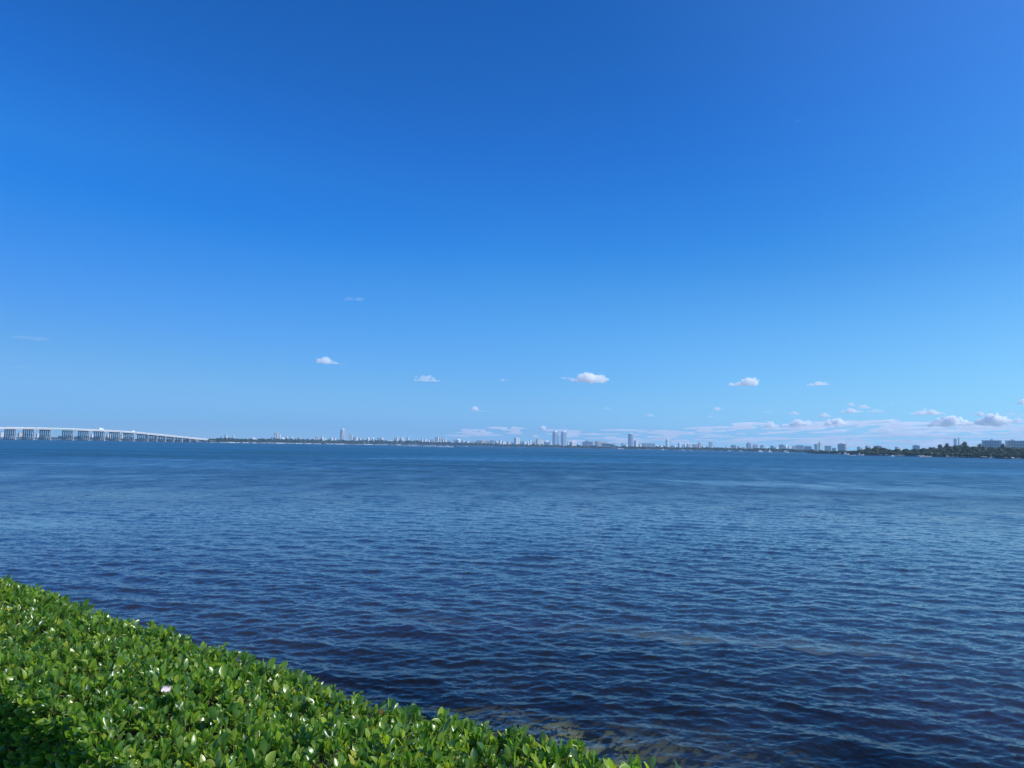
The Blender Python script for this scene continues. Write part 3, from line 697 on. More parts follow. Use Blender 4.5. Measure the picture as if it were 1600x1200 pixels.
# ------------------------------------------------------------------ buildings
def building(x0, x1, ytop, Y, style='white', name='apartment_block', label='', cat='building', theta=None, group=None,
             roof='block', ratio=0.8, fh=3.3, bays=None, ybase=None, win=True):
    xc = (x0+x1)/2; a = azim(xc); s_ = (x1-x0)*Y*math.cos(a)/F
    H = P(xc, ytop, Y).z - 1.3
    th = R(34) if theta is None else R(theta)
    wdh = s_/(math.cos(th)+ratio*math.sin(th)); dep = wdh*ratio
    root = empty(name, at(xc, Y, 1.3), th-a, label=label, cat=cat, group=group)
    hw, hd = wdh/2, dep/2
    roofh = 0
    if roof in ('pyramid',): roofh = H*0.15
    elif roof == 'crown': roofh = H*0.10
    elif roof == 'block': roofh = min(4.0, H*0.12)
    elif roof == 'gable': roofh = H*0.28
    elif roof == 'dome': roofh = H*0.2
    Hb = H-roofh
    wl = MB(); gz = MB()
    nf = max(2, int(Hb/fh)); f_ = Hb/nf
    if win: gz.box(-hw+.35, hw-.35, -hd+.35, hd-.35, 0.05, Hb-.3); 
    else: wl.box(-hw, hw, -hd, hd, 0, Hb-.01)
    if win:
        for i in range(nf+1):
            z = i*f_; z0 = max(0, z-0.7 if i else 0); z1 = min(Hb, z+1.5)
            if i == nf: z0 = Hb-0.6; z1 = Hb+0.9 if roof != 'flat' else Hb+.5
            wl.box(-hw, hw, -hd, hd, z0, z1)
        nb = bays or max(2, int(wdh/6.5)); nd_ = max(2, int(dep/6.5))
        for i in range(nb+1):
            xx = -hw + wdh*i/nb; ww = 0.9 if 0 < i < nb else 1.5
            xx = min(max(xx, -hw+ww), hw-ww)
            for yy in (-1, 1): wl.box(xx-ww, xx+ww, yy*(hd-.25)-.22, yy*(hd-.25)+.22, 0.02, Hb-.02)
        for i in range(nd_+1):
            yy = -hd + dep*i/nd_; ww = 0.9 if 0 < i < nd_ else 1.5
            yy = min(max(yy, -hd+ww), hd-ww)
            for xx in (-1, 1): wl.box(xx*(hw-.25)-.22, xx*(hw-.25)+.22, yy-ww, yy+ww, 0.02, Hb-.02)
    wl.build('walls', MAT[style], root)
    if win: gz.build('glazing', MAT['glass'], root)
    rf = MB(); rm = MAT['roof']
    if roof == 'block':
        rf.box(-hw*.45, hw*.2, -hd*.4, hd*.4, Hb+.02, H)
        rf.box(hw*.35, hw*.6, -hd*.3, hd*.3, Hb+.02, Hb+.02+roofh*.6)
    elif roof == 'pyramid':
        rf.box(-hw*1.06, hw*1.06, -hd*1.06, hd*1.06, Hb+.91, Hb+1.6)
        rf.frust(-hw*.95, hw*.95, -hd*.95, hd*.95, Hb+1.6, H*0.965, 0.16); rf.frust(-hw*.14, hw*.14, -hd*.14, hd*.14, H*.966, H*1.02, 0.3); rm = MAT['white']
    elif roof == 'crown':
        rf.box(-hw*.75, hw*.75, -hd*.75, hd*.75, Hb+.9, Hb+roofh*.45); rf.frust(-hw*.5, hw*.5, -hd*.5, hd*.5, Hb+roofh*.45, H, 0.5); rm = MAT['white']
    elif roof == 'gable':
        rf.frust(-hw*1.08, hw*1.08, -hd*1.08, hd*1.08, Hb+.92, H, 0.08); rm = MAT['white']
    elif roof == 'tile':
        rf.frust(-hw*1.05, hw*1.05, -hd*1.05, hd*1.05, Hb+.92, H+1.5, 0.4); rm = MAT['tile']
    elif roof == 'dome':
        for k in range(5):
            a0, a1 = k*math.pi/10, (k+1)*math.pi/10
            rf.cyl(0, 0, Hb+.9+(roofh-.9)*math.sin(a0), Hb+.9+(roofh-.9)*math.sin(a1), min(hw, hd)*.85*math.cos(a0), max(.1, min(hw, hd)*.85*math.cos(a1)), 16)
        rm = MAT[style]
    elif roof == 'mast':
        rf.box(-hw*.5, hw*.5, -hd*.5, hd*.5, Hb+.9, Hb+5); rf.cyl(0, 0, Hb+5.01, Hb+16, .35, .15, 6)
    elif roof == 'flat':
        rf.box(-hw*.2, hw*.1, -hd*.2, hd*.2, Hb+.52, Hb+2.2)
    rf.build('roof', rm, root)
    return root, wdh, dep, Hb, H

# landmark towers, each with its own shape
def fins(root, wdh, dep, Hb, m='white', nf_=2):
    for sgn in range(nf_):
        mb = MB(); x_ = (-0.22 + 0.44*sgn)*wdh
        mb.box(x_-1.2, x_+1.2, -dep/2-1.1, -dep/2-.003, 0.01, Hb*.985)
        for k in range(int(Hb/3.4)): mb.box(x_+1.3, x_+1.2+wdh*.16, -dep/2-1.0, -dep/2-.003, k*3.4+.1, k*3.4+1.1)
        mb.build('balcony_stack', MAT[m], root)
for x0, x1, lb in ((863, 872.3, 'left one of the two matching tall towers with white pyramid tops'), (876.2, 885.3, 'right one of the two matching tall towers with white pyramid tops')):
    r_, w_, d_, hb, h_ = building(x0, x1, 671.6, 6300, 'towerwall', 'pointed_tower', lb, 'tower', theta=40, group='twin pointed towers', roof='pyramid', ratio=.95, fh=4.6, bays=3)
    fins(r_, w_, d_, hb, 'towerwall')
r_, w_, d_, hb, h_ = building(531, 539.6, 669.6, 5200, 'towerwall', 'apartment_tower', 'tallest white tower left of the middle with a stepped crown', 'tower', theta=30, roof='crown', ratio=.8, fh=4.2, bays=3)
fins(r_, w_, d_, hb)
# round-topped tower: curved front
def round_tower(x0, x1, ytop, Y, label):
    xc = (x0+x1)/2; a = azim(xc); s_ = (x1-x0)*Y*math.cos(a)/F; H = P(xc, ytop, Y).z-1.3
    root = empty('round_topped_tower', at(xc, Y, 1.3), -a, label=label, cat='tower')
    nfl = int(H*.92/4.2); wl = MB(); gz = MB(); r = s_/2
    gz.cyl(0, 0, .05, H*.92, r-.6, r-.6, 24)
    for i in range(nfl+1): wl.cyl(0, 0, i*H*.92/nfl, i*H*.92/nfl+2.0, r, r, 24)
    for k in range(8):
        an = k*math.pi/4+.2; wl.cyl((r-.3)*math.cos(an), (r-.3)*math.sin(an), .02, H*.92+1, 1.3, 1.3, 8)
    wl.build('walls', MAT['towerwall'], root); gz.build('glazing', MAT['glass'], root)
    rf = MB(); z = H*.92+2.01; hh = H-z
    for k in range(4):
        a0, a1 = k*math.pi/8, (k+1)*math.pi/8; rf.cyl(0, 0, z+hh*math.sin(a0), z+hh*math.sin(a1), r*.9*math.cos(a0)+.3, r*.9*math.cos(a1)+.3, 24)
    rf.cyl(0, 0, H+.01, H+9, .4, .2, 6)
    rf.build('roof', MAT['white'], root)
round_tower(981.2, 989.6, 676.6, 5800, 'tall pale tower with a rounded top and thin mast, right of the twin towers')

big = [ # x0, x1, ytop, Y, style, name, label, theta, roof, ratio
 (428, 431.2, 674.6, 4700, 'grey', 'apartment_tower', 'slim grey tower, the left and taller of the close pair near the bridge', 15, 'block', 1.0),
 (431.6, 434.6, 675.2, 4900, 'white', 'apartment_tower', 'slim white tower in the close pair just right of the bridge end', 48, 'block', .8),
 (434.8, 438.2, 677.0, 4600, 'white', 'apartment_tower', 'shorter white tower closing the tight cluster of three near the bridge', 50, 'block', .8),
 (545, 547.6, 678.2, 4400, 'grey', 'apartment_tower', 'narrow dark grey tower just right of the tall crowned tower', 10, 'block', 1.0),
 (547.9, 550.6, 678.9, 4500, 'white', 'apartment_tower', 'narrow white tower beside a dark grey one right of the crowned tower', 50, 'block', .8),
 (551.2, 554.4, 681.4, 4300, 'blue', 'apartment_tower', 'short blue grey tower, last in the row right of the crowned tower', 20, 'block', .9),
 (625.5, 631, 683, 4300, 'white', 'apartment_block', 'white block with a bright top standing over the trees, left of the middle', 36, 'block', .7),
 (679.5, 683.2, 682.2, 4300, 'blue', 'apartment_tower', 'dark blue slab at the left of the three small towers above the speeding boat', 15, 'block', .9),
 (683.3, 685.8, 681.6, 4400, 'white', 'apartment_tower', 'thin bright white tower between dark slabs above the boat wake', 52, 'block', .7),
 (686.2, 689.6, 683.2, 4300, 'grey', 'apartment_tower', 'grey tower right of the thin bright white one above the boat wake', 25, 'block', .9),
 (694.2, 698, 684.6, 4200, 'white', 'apartment_block', 'white block with a lit right side, just above the speeding boat', 48, 'block', .8),
 (708.5, 712.5, 686.0, 4200, 'blue', 'apartment_block', 'dark block touching the white peaked building above the boat', 15, 'block', .8),
 (712.6, 719.4, 684.8, 4100, 'white', 'peaked_building', 'white building with a sloping peaked roof right of the speeding boat', 52, 'gable', .9),
 (744.5, 750.5, 688.2, 4000, 'blue', 'apartment_block', 'dark blue block at the left of the long pinkish terrace', 12, 'flat', .7),
 (750.7, 758.4, 687.4, 3900, 'pink', 'apartment_block', 'pinkish wide block in the middle of the shoreline', 22, 'block', .6),
 (803, 811.8, 683.6, 4300, 'white', 'apartment_block', 'bright white tall block with a dark left side, left of the twin towers', 38, 'block', .7),
 (837.2, 849, 686.6, 4000, 'white', 'office_block', 'squarish white block with a big window panel, left of the twin towers', 30, 'tile', .5),
 (850.2, 858.6, 687.6, 4100, 'blue', 'office_block', 'dark blue office block touching the left twin tower', 18, 'gable', .8),
 (886.4, 889.2, 690.0, 4600, 'white', 'low_building', 'low white building tucked at the foot of the right twin tower', 38, 'block', .7),
 (889.6, 900.6, 688.8, 4100, 'white', 'domed_hall', 'pale hall with a low rounded roof just right of the twin towers', 38, 'dome', .8),
 (910.2, 926.2, 688.0, 3900, 'blue', 'domed_hall', 'wide dark blue hall with a rounded roof between twin towers and arched causeway', 8, 'dome', .7),
 (926.4, 927.8, 687.4, 3900, 'white', 'stair_tower', 'thin white stair tower at the right end of the dark domed hall', 48, 'flat', .9),
 (929.2, 933.2, 689.6, 3300, 'blue', 'office_block', 'dark glass block left of the cream hall by the arched causeway', 15, 'flat', .8),
 (990.4, 997.6, 687.8, 4700, 'white', 'apartment_block', 'white block close at the right foot of the round topped tower', 48, 'block', .8),
 (1003, 1023.5, 692.0, 4200, 'grey', 'parking_building', 'long flat grey building with dark rooftop boxes right of the round topped tower', 12, 'block', .4),
 (1040.2, 1045.4, 685.8, 5600, 'white', 'slim_tower', 'slim solitary tower with a pointed top right of the long grey building', 48, 'crown', .9),
 (1059, 1064.2, 690.6, 4700, 'white', 'peaked_building', 'pale building with a sharp pointed roof right of the slim solitary tower', 50, 'pyramid', .9),
 (1073, 1076.8, 692.6, 4500, 'grey', 'peaked_building', 'small grey peaked building left of the reddish tower', 50, 'pyramid', .9),
 (1090.2, 1095.8, 690.0, 4200, 'pink', 'apartment_block', 'reddish building with a rounded dark top and a white lit side', 30, 'dome', .9),
 (1107.4, 1113.2, 690.0, 4500, 'grey', 'apartment_tower', 'plain grey box tower standing alone right of the reddish building', 25, 'block', .8),
 (1141.5, 1150, 694.8, 4000, 'blue', 'apartment_block', 'low dark block with a stepped top right of the plain grey box tower', 15, 'block', .6),
 (1166, 1173.4, 690.8, 4000, 'blue', 'domed_tower', 'dark tower with a rounded top above the right part of the shore', 25, 'dome', .9),
 (1175.8, 1184, 693.8, 3900, 'grey', 'apartment_block', 'grey block just right of the dark round topped tower', 25, 'block', .6),
 (1217.2, 1225, 693.8, 3600, 'blue', 'apartment_block', 'tall dark blue block joined to a white one behind moored boats', 12, 'block', .8),
 (1225.2, 1231, 694.6, 3700, 'white', 'apartment_block', 'white block joined to the right of a dark blue one', 48, 'gable', .8),
 (1243.2, 1255.4, 695.8, 3400, 'grey', 'apartment_block', 'long grey flat roofed block left of the dark and pale green pair', 12, 'flat', .5),
 (1256, 1268, 697.4, 3300, 'blue', 'apartment_block', 'long low blue grey block, right neighbour of the long grey one', 10, 'flat', .5),
 (1272.4, 1277.6, 693.2, 3500, 'blue', 'apartment_tower', 'dark box tower paired with a pale green white one', 14, 'block', .9),
 (1278.6, 1284, 692.4, 3600, 'cream', 'apartment_tower', 'pale cream tower with a roof mast, right half of a pair', 50, 'mast', .8),
 (1288.4, 1299, 696.8, 3400, 'grey', 'apartment_block', 'wide short grey block between the paired towers and the big slab', 12, 'flat', .5),
 (1309, 1320.8, 692.4, 3000, 'blue', 'slab_block', 'biggest dark blue slab block with a bright narrow right edge', 8, 'block', .5),
 (1321.6, 1323.6, 691.6, 3200, 'white', 'stair_tower', 'thin bright white tower at the right edge of the big dark slab', 50, 'flat', .9),
 (1339, 1344.4, 697.6, 2900, 'blue', 'apartment_block', 'small dark block over the trees at the start of the headland', 15, 'block', .8),
 (1352, 1356.4, 696.8, 2900, 'blue', 'apartment_block', 'narrow dark block, left of a small white one over the headland trees', 12, 'flat', .8),
 (1358.2, 1363.2, 697.6, 2900, 'white', 'apartment_block', 'small white block over the trees right of a narrow dark one', 48, 'flat', .8),
 (1365.4, 1378, 695.8, 2600, 'grey', 'apartment_block', 'wide grey blue block rising behind the first headland trees', 10, 'block', .5),
 (1398.5, 1404, 698.2, 2500, 'grey', 'apartment_block', 'small grey block behind the dip in the headland trees', 20, 'flat', .7),
 (1426, 1437.4, 694.8, 2600, 'grey', 'apartment_block', 'grey blue block with a notched roof above the headland wood', 12, 'block', .5),
 (1490.4, 1495.4, 684.8, 4200, 'grey', 'apartment_tower', 'left of the two slim grey towers above the headland trees', 12, 'block', .9),
 (1497.2, 1499.8, 683.6, 4400, 'grey', 'apartment_tower', 'narrower right one of the two slim grey towers above the headland', 20, 'block', .9),
]
for (x0, x1, yt, Yb, st, nm_, lb, th, rf, ra) in big:
    building(x0, x1, yt, Yb, st, nm_, lb, 'tower' if 'tower' in nm_ else 'building', theta=th, roof=rf, ratio=ra)
for (x0, x1, lb, dm) in ((1534.5, 1565.5, 'long shaded apartment block with one small rooftop box above the headland trees', 'block'),
                         (1571, 1606, 'long shaded apartment block with a rounded rooftop bump at the right edge', 'dome')):
    r_, w_, d_, hb, h_ = building(x0, x1, 688.8 if dm == 'block' else 689.2, 1400, 'white', 'apartment_block', lb, 'building', theta=2, roof='none', ratio=.35, fh=4.6, bays=8)
    mb = MB()
    if dm == 'block': mb.box(-w_*.06, w_*.06, -d_*.3, d_*.3, h_+.91, h_+3.0)
    else:
        for k in range(4):
            a0, a1 = k*math.pi/8, (k+1)*math.pi/8; mb.cyl(-w_*.12, 0, h_+.91+2.6*math.sin(a0), h_+.91+2.6*math.sin(a1), 5*math.cos(a0)+.2, 5*math.cos(a1)+.2, 16)
    mb.build('rooftop_room', MAT['grey'], r_)
    for k in range(8):
        for j in range(int(h_/3.1)-1):
            pass
    mb = MB()
    for k in range(9):
        x_ = -w_/2 + w_*(k+.5)/9
        for j in range(1, int(hb/3.1)): mb.box(x_-1.3, x_+1.3, -d_/2-1.3, -d_/2-.004, j*3.1-.1, j*3.1+.95)
    bo = mb.build('balconies', MAT['grey'], r_)

# cream hall with a sloping white roof and a long dark glass side (by the arched causeway)
Yc = 3200; root = empty('waterfront_hall', at(948, Yc, 1.3), -azim(948)+R(8), label='cream hall with sloping white roofs and a long dark glass side behind the arched causeway', cat='building')
k_ = Yc/F
mb = MB(); mb.box(-15*k_, -8.5*k_, -10, 14, 0, 9.2*k_); mb.box(-14.6*k_, -9.5*k_, -8, 12, 9.2*k_, 10.2*k_); mb.build('walls', MAT['cream'], root)
mb = MB(); mb.extrude([(-8.4*k_, 0), (12*k_, 0), (12*k_, 5.2*k_), (3*k_, 6.6*k_), (-8.4*k_, 7.2*k_)], -6, 12); mb.build('glazing', MAT['glass'], root)
mb = MB(); mb.extrude([(-8.4*k_, 7.25*k_), (3.6*k_, 6.75*k_), (4*k_, 7.2*k_), (-1*k_, 9.6*k_), (-8.4*k_, 10.0*k_)], -7, 13); mb.extrude([(8*k_, 5.6*k_), (14.5*k_, 5.4*k_), (14.5*k_, 6.6*k_), (11*k_, 8.0*k_), (8*k_, 7.2*k_)], -5, 11); mb.build('roof', MAT['white'], root)

# small filler buildings between the landmarks
small = [(344.5,347,681.5,'blue'),(350,352,679.6,'blue'),(352.2,355,679.4,'white'),(362,363.4,679.8,'grey'),(363.6,366,679.3,'white'),(392,399,683.4,'white'),(408,411.4,684,'white'),(423,426.4,681.6,'blue'),
 (438.8,444.6,683.2,'white'),(446.2,449.4,681.2,'cream'),(453,457.6,682.6,'white'),(466,470,684,'cream'),(492.2,497,682.8,'pink'),(501,505.4,682.6,'white'),(506,509,684.6,'white'),(515,520,683,'white'),(522.4,525.2,684.2,'white'),
 (526,530,686,'grey'),(555.2,559,683.6,'white'),(560.4,565,685,'cream'),(566,571,686.2,'white'),(573,577.4,683,'white'),(578,580.4,684.6,'grey'),(581,584.6,682.8,'white'),(586,588.4,686,'white'),(589.6,593.2,684.8,'blue'),(594,599,684,'white'),
 (601.2,606,687,'grey'),(607,612,687.4,'white'),(616,618.6,684,'blue'),(619,622,683.2,'white'),(622.6,625.2,685.4,'grey'),(634.4,636.4,684,'grey'),(636.6,639.4,683,'white'),(642.2,645,686.6,'white'),(650,656,688,'cream'),(657.6,660.6,686,'white'),
 (661.8,666.2,686,'white'),(669,671.4,687,'white'),(672.2,678.6,687,'grey'),(690.2,693.8,685.6,'cream'),(699,703,688.4,'grey'),(721,726,688.6,'white'),(727,733,689.8,'white'),(735,742,690.6,'grey'),(758.8,765.6,689,'grey'),(766,772,687.8,'blue'),
 (773,778.8,688.6,'white'),(779,783.6,687.2,'white'),(784,790.4,689.6,'white'),(792,797,690.2,'cream'),(798,802,690.8,'grey'),(812.4,815.4,689.8,'blue'),(816,822.4,690,'white'),(823.4,826.4,689.4,'white'),(827,830.6,688,'white'),(831.4,836.6,690.6,'grey'),
 (859.2,862.4,690,'white'),(872.8,875.8,692.4,'white'),(901.2,906,692.6,'white'),(934,938,690.4,'white'),(971,975,692.4,'grey'),(976,980.6,694.2,'white'),(997.8,1002.4,694,'cream'),(1024.2,1029,695.4,'white'),(1030,1036,696,'white'),(1036.6,1040,695.6,'cream'),
 (1047.4,1052.4,696.2,'blue'),(1053,1056.8,695.6,'white'),(1065.2,1068,695.6,'grey'),(1068.2,1072.4,692.8,'white'),(1077.2,1080.4,695,'white'),(1081,1089.8,694.6,'pink'),(1096.6,1101,697,'white'),(1102,1106.6,698,'grey'),(1114.4,1119,698,'white'),(1133,1140,698.2,'white'),
 (1152,1158,697.6,'cream'),(1159,1164,698.2,'grey'),(1173.6,1175.6,694.4,'white'),(1188,1193,695.8,'blue'),(1195,1200,697.8,'white'),(1203.4,1209,696.8,'blue'),(1210,1216,699,'white'),(1231.4,1235,697.4,'white'),(1238,1242.6,697,'grey'),(1300,1306,700.4,'blue'),
 (1345.2,1350,700,'white'),(1405,1410,700.4,'white'),(1456,1462,699,'grey')]
br = random.Random(4); last = None; cnt = 0
for (x0, x1, yt, st) in small:
    lb = near_label(x0, 'small %s building' % words[st])
    Yb = br.uniform(3500, 4600) if x0 < 1200 else br.uniform(2900, 3400)
    if x0 > 1300: Yb = br.uniform(2000, 2500)
    building(x0, x1, yt, Yb, st, 'low_building', lb, 'building', theta=br.choice([48, 54, 52, 38]) if st in ('white', 'cream') else br.choice([8, 14, 20]),
             roof=br.choice(['flat', 'block', 'flat', 'tile']) if st != 'white' else br.choice(['flat', 'block', 'gable', 'flat']), ratio=br.uniform(.5, .95), group='low buildings along the far shore')
# white buildings glimpsed under the bridge
for i, (x0, x1, yt, st) in enumerate([(-2, 8, 676, 'white'), (27.5, 36, 676.5, 'cream'), (56, 63, 678, 'white'), (142, 147, 678.5, 'white'), (166, 173, 678, 'white'), (188, 194, 679, 'cream'), (330, 336, 686, 'white')]):
    nms = ['first', 'second', 'third', 'fourth', 'fifth', 'sixth', 'seventh']
    building(x0, x1, yt, 2900, st, 'low_building', 'pale low building glimpsed through the bridge piers, %s from the left' % nms[i] if i < 6 else 'small white building at the foot of the bridge ramp behind trees', 'building', theta=30, roof='flat', ratio=.7)

# ------------------------------------------------------------------ road bridge
BO = Vector((-869, 1300, 0)); BU = Vector((.41, .91, 0)).normalized(); BV = Vector((-BU.y, BU.x, 0))   # BV: across, to the far side
bridge = empty('road_bridge', BO, math.atan2(BU.y, BU.x), label='long white concrete road bridge on rows of piers descending to the far shore', cat='bridge')
def par(x):     # distance along the near edge whose column appears at pixel x
    k = (x-800)/F
    return (k*BO.y - BO.x)/(BU.x - k*BU.y)
def deckz(x, Yd):
    yy = np.interp(x, [-120, 0, 60, 120, 200, 240, 280, 320, 335], [667.2, 667.4, 667.8, 669.5, 673.2, 677.0, 681.0, 685.2, 686.6]); return P(x, float(yy), Yd).z
xp = [-60, -28, 2, 28.5, 57, 83, 118, 143, 167, 191, 213, 234.5, 248.5, 262, 275, 288, 300, 311]
sp = [par(x) for x in xp]; zp = [deckz(x, (BO + BU*s_).y) for x, s_ in zip(xp, sp)]
sE = par(326); sp2 = sp + [sE, sE+40]; zp2 = zp + [deckz(326, (BO+BU*sE).y), 2.2]
WB = 31.0
# local frame: x along, y across (towards the far side)
dk = MB(); ba = MB(); gi = MB(); rd = MB()
for i in range(len(sp2)-1):
    a, b = sp2[i], sp2[i+1]; za, zb = zp2[i], zp2[i+1]
    def slab(m_, y0, y1, d0, d1, mi=0):
        m_.add([(a,y0,za+d0),(b,y0,zb+d0),(b,y1,zb+d0),(a,y1,za+d0),(a,y0,za+d1),(b,y0,zb+d1),(b,y1,zb+d1),(a,y1,za+d1)],
               [(0,3,2,1),(4,5,6,7),(0,1,5,4),(1,2,6,5),(2,3,7,6),(3,0,4,7)], mi)
    main_ = abs(xp[min(i, len(xp)-1)] - 83) < 1
    slab(dk, -0.8, WB+.8, -1.6, -0.95)
    slab(ba, -0.8, -0.45, -0.949, 0.0); slab(ba, WB+.45, WB+.8, -0.949, 0.0); slab(ba, WB/2-.15, WB/2+.15, -0.949, -.05)
    slab(rd, -0.44, WB/2-.16, -0.949, -0.93); slab(rd, WB/2+.16, WB+.44, -0.949, -0.93)
    dp = 3.3 if not main_ else 3.9
    for g_ in range(9):
        y_ = 0.2 + g_*(WB-.4)/8; slab(gi, y_-.3, y_+.3, -dp, -1.603, 1 if main_ else 0)
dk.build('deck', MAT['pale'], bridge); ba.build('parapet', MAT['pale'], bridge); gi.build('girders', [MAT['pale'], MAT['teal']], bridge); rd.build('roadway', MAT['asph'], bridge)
for x_, s_, z_ in zip(xp, sp, zp):
    zt = z_-3.32 if abs(x_-83) > 1 and abs(x_-118) > 1 else z_-3.92
    cp = MB(); cp.box(s_-1.1, s_+1.1, -0.6, WB+.6, zt-1.5, zt)
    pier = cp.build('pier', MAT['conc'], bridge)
    for k in range(6):
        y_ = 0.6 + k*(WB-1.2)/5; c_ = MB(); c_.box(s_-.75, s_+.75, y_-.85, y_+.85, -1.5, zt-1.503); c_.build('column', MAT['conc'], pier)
    ft = MB(); ft.box(s_-1.6, s_+1.6, -.9, WB+.9, -1.2, 1.1); ft.build('footing', MAT['concd'], pier)
    if zt > 10:
        st_ = MB()
        for k in range(5):
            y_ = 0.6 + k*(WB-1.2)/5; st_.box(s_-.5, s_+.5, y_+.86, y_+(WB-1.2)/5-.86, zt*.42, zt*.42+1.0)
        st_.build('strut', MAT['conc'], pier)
for x_ in [20, 70, 100, 130, 155, 180, 205, 225, 245, 265, 285]:
    s_ = par(x_); z_ = float(np.interp(s_, sp2, zp2)); l_ = MB()
    l_.cyl(s_, WB/2, z_-.04, z_+6.0, .12, .07, 6); l_.beam((s_, WB/2-1.9, z_+6.05), (s_, WB/2+1.9, z_+6.05), .14, .1)
    l_.box(s_-.2, s_+.2, WB/2-2.5, WB/2-1.91, z_+5.98, z_+6.12); l_.box(s_-.2, s_+.2, WB/2+1.91, WB/2+2.5, z_+5.98, z_+6.12)
    l_.build('lamp_post', MAT['concd'], bridge)
# vehicles on the near carriageway
def car(paint, L_=4.6):
    root = empty('car', (0, 0, 0))
    h = L_/2; mb = MB(); mb.extrude([(-h,.35),(h,.32),(h,.72),(h-.9,.92),(h-1.6,.96),(-h+.3,1.0),(-h,.8)], -.88, .88); mb.build('body', paint, root)
    mb = MB(); mb.extrude([(-h+.35,1.0),(h-1.6,.965),(h-2.3,1.42),(-h+1.1,1.45)], -.78, .78); mb.build('cabin', MAT['glass'], root)
    for sx in (-h+.85, h-.9):
        for sy in (-1, 1):
            m_ = MB(); vs = [(sx+.33*math.cos(t*.5236), sy*.80-.1, .33+.33*math.sin(t*.5236)) for t in range(12)]
            m_.add(vs + [(a, b+.2, c) for a, b, c in vs], [tuple(range(12)), tuple(range(12, 24))[::-1]] + [((i+1)%12, i, 12+i, 12+(i+1)%12) for i in range(12)]); m_.build('wheel', MAT['rubber'], root)
    return root
def truck(box=True, L_=9.0):
    root = empty('box_truck', (0, 0, 0)); h = L_/2
    mb = MB(); mb.extrude([(h-2.0,.6),(h,.6),(h,1.5),(h-.5,2.5),(h-2.0,2.5)], -1.15, 1.15); mb.build('cab', MAT['hull'], root)
    mb = MB(); mb.box(-h, h-2.15, -1.25, 1.25, .95, 3.7); mb.build('cargo_box', MAT['hull'], root)
    mb = MB(); mb.box(-h+.1, h-.3, -.6, .6, .5, .94) if False else mb.box(-h+.1, h-2.1, -.6, .6, .5, .94); mb.build('chassis', MAT['rubber'], root)
    for sx in (-h+1.2, -h+2.4, h-1.1):
        for sy in (-1, 1):
            m_ = MB(); vs = [(sx+.48*math.cos(t*.5236), sy*1.0-.14, .48+.48*math.sin(t*.5236)) for t in range(12)]
            m_.add(vs + [(a, b+.28, c) for a, b, c in vs], [tuple(range(12)), tuple(range(12, 24))[::-1]] + [((i+1)%12, i, 12+i, 12+(i+1)%12) for i in range(12)]); m_.build('wheel', MAT['rubber'], root)
    return root
def on_bridge(o, x_, lane, label, cat, sc=1.0):
    s_ = par(x_); i = max(k for k in range(len(sp2)) if sp2[k] <= s_); z_ = float(np.interp(s_, sp2, zp2)); sl_ = math.atan2(zp2[i+1]-zp2[i], sp2[i+1]-sp2[i])
    p = BO + BU*s_ + BV*lane; o.location = (p.x, p.y, z_-.93)
    o.rotation_euler = (0, -sl_, math.atan2(BU.y, BU.x)); o.scale = (sc,)*3; tag(o, label, cat, 'vehicles on the bridge')
tk = truck(); on_bridge(tk, 161.5, 2.0, 'white box truck driving on the bridge right of the teal span', 'truck', 1.15)
cw = car(MAT['hull']); on_bridge(cw, 37, 2.0, 'white van shape on the bridge deck near its left end', 'car', 1.3)
for x_, pm, lb in ((89, 'hull', 'white car at the left end of the teal bridge span'), (109, 'hull', 'white car at the right end of the teal bridge span'), (61, 'cargrey', 'grey car between the two leftmost clusters of bridge piers'),
                   (136, 'hull', 'white car on the bridge just left of the box truck'), (182, 'cargrey', 'grey car on the bridge right of the box truck'), (12, 'carred', 'dark red car at the far left of the bridge'), (241, 'cargrey', 'grey car on the descending bridge ramp')):
    c_ = car(MAT[pm]); on_bridge(c_, x_, 2.0, lb, 'car', 1.15)
tk2 = copy_tree(tk); on_bridge(tk2, 212, 2.0, 'white box truck at the top of the descending ramp', 'truck', .8)

# low arched causeway near the middle
ax0, ax1, YA = 933, 966.5, 1950
root = empty('arched_causeway', at((ax0+ax1)/2, YA, 0), -azim(950), label='small low white arched causeway bridge in front of the cream hall', cat='bridge')
hw = (ax1-ax0)/2*YA*math.cos(azim(950))/F; mb = MB(); mc = MB(); n_ = 16; hh = lambda u: 1.6+4.6*(1-(abs(u+.25)/1.25)**2)
for i in range(n_):
    u0_, u1_ = -1+2*i/n_, -1+2*(i+1)/n_
    mb.beam((u0_*hw, 0, hh(u0_)), (u1_*hw, 0, hh(u1_)), 9, 1.0)
mb.build('deck', MAT['white'], root)
for i in range(1, 14):
    u = -1+2*i/14; mc = MB(); mc.box(u*hw-.4, u*hw+.4, -3.5, 3.5, -1, hh(u)-.52); mc.build('pier', MAT['conc'], root)

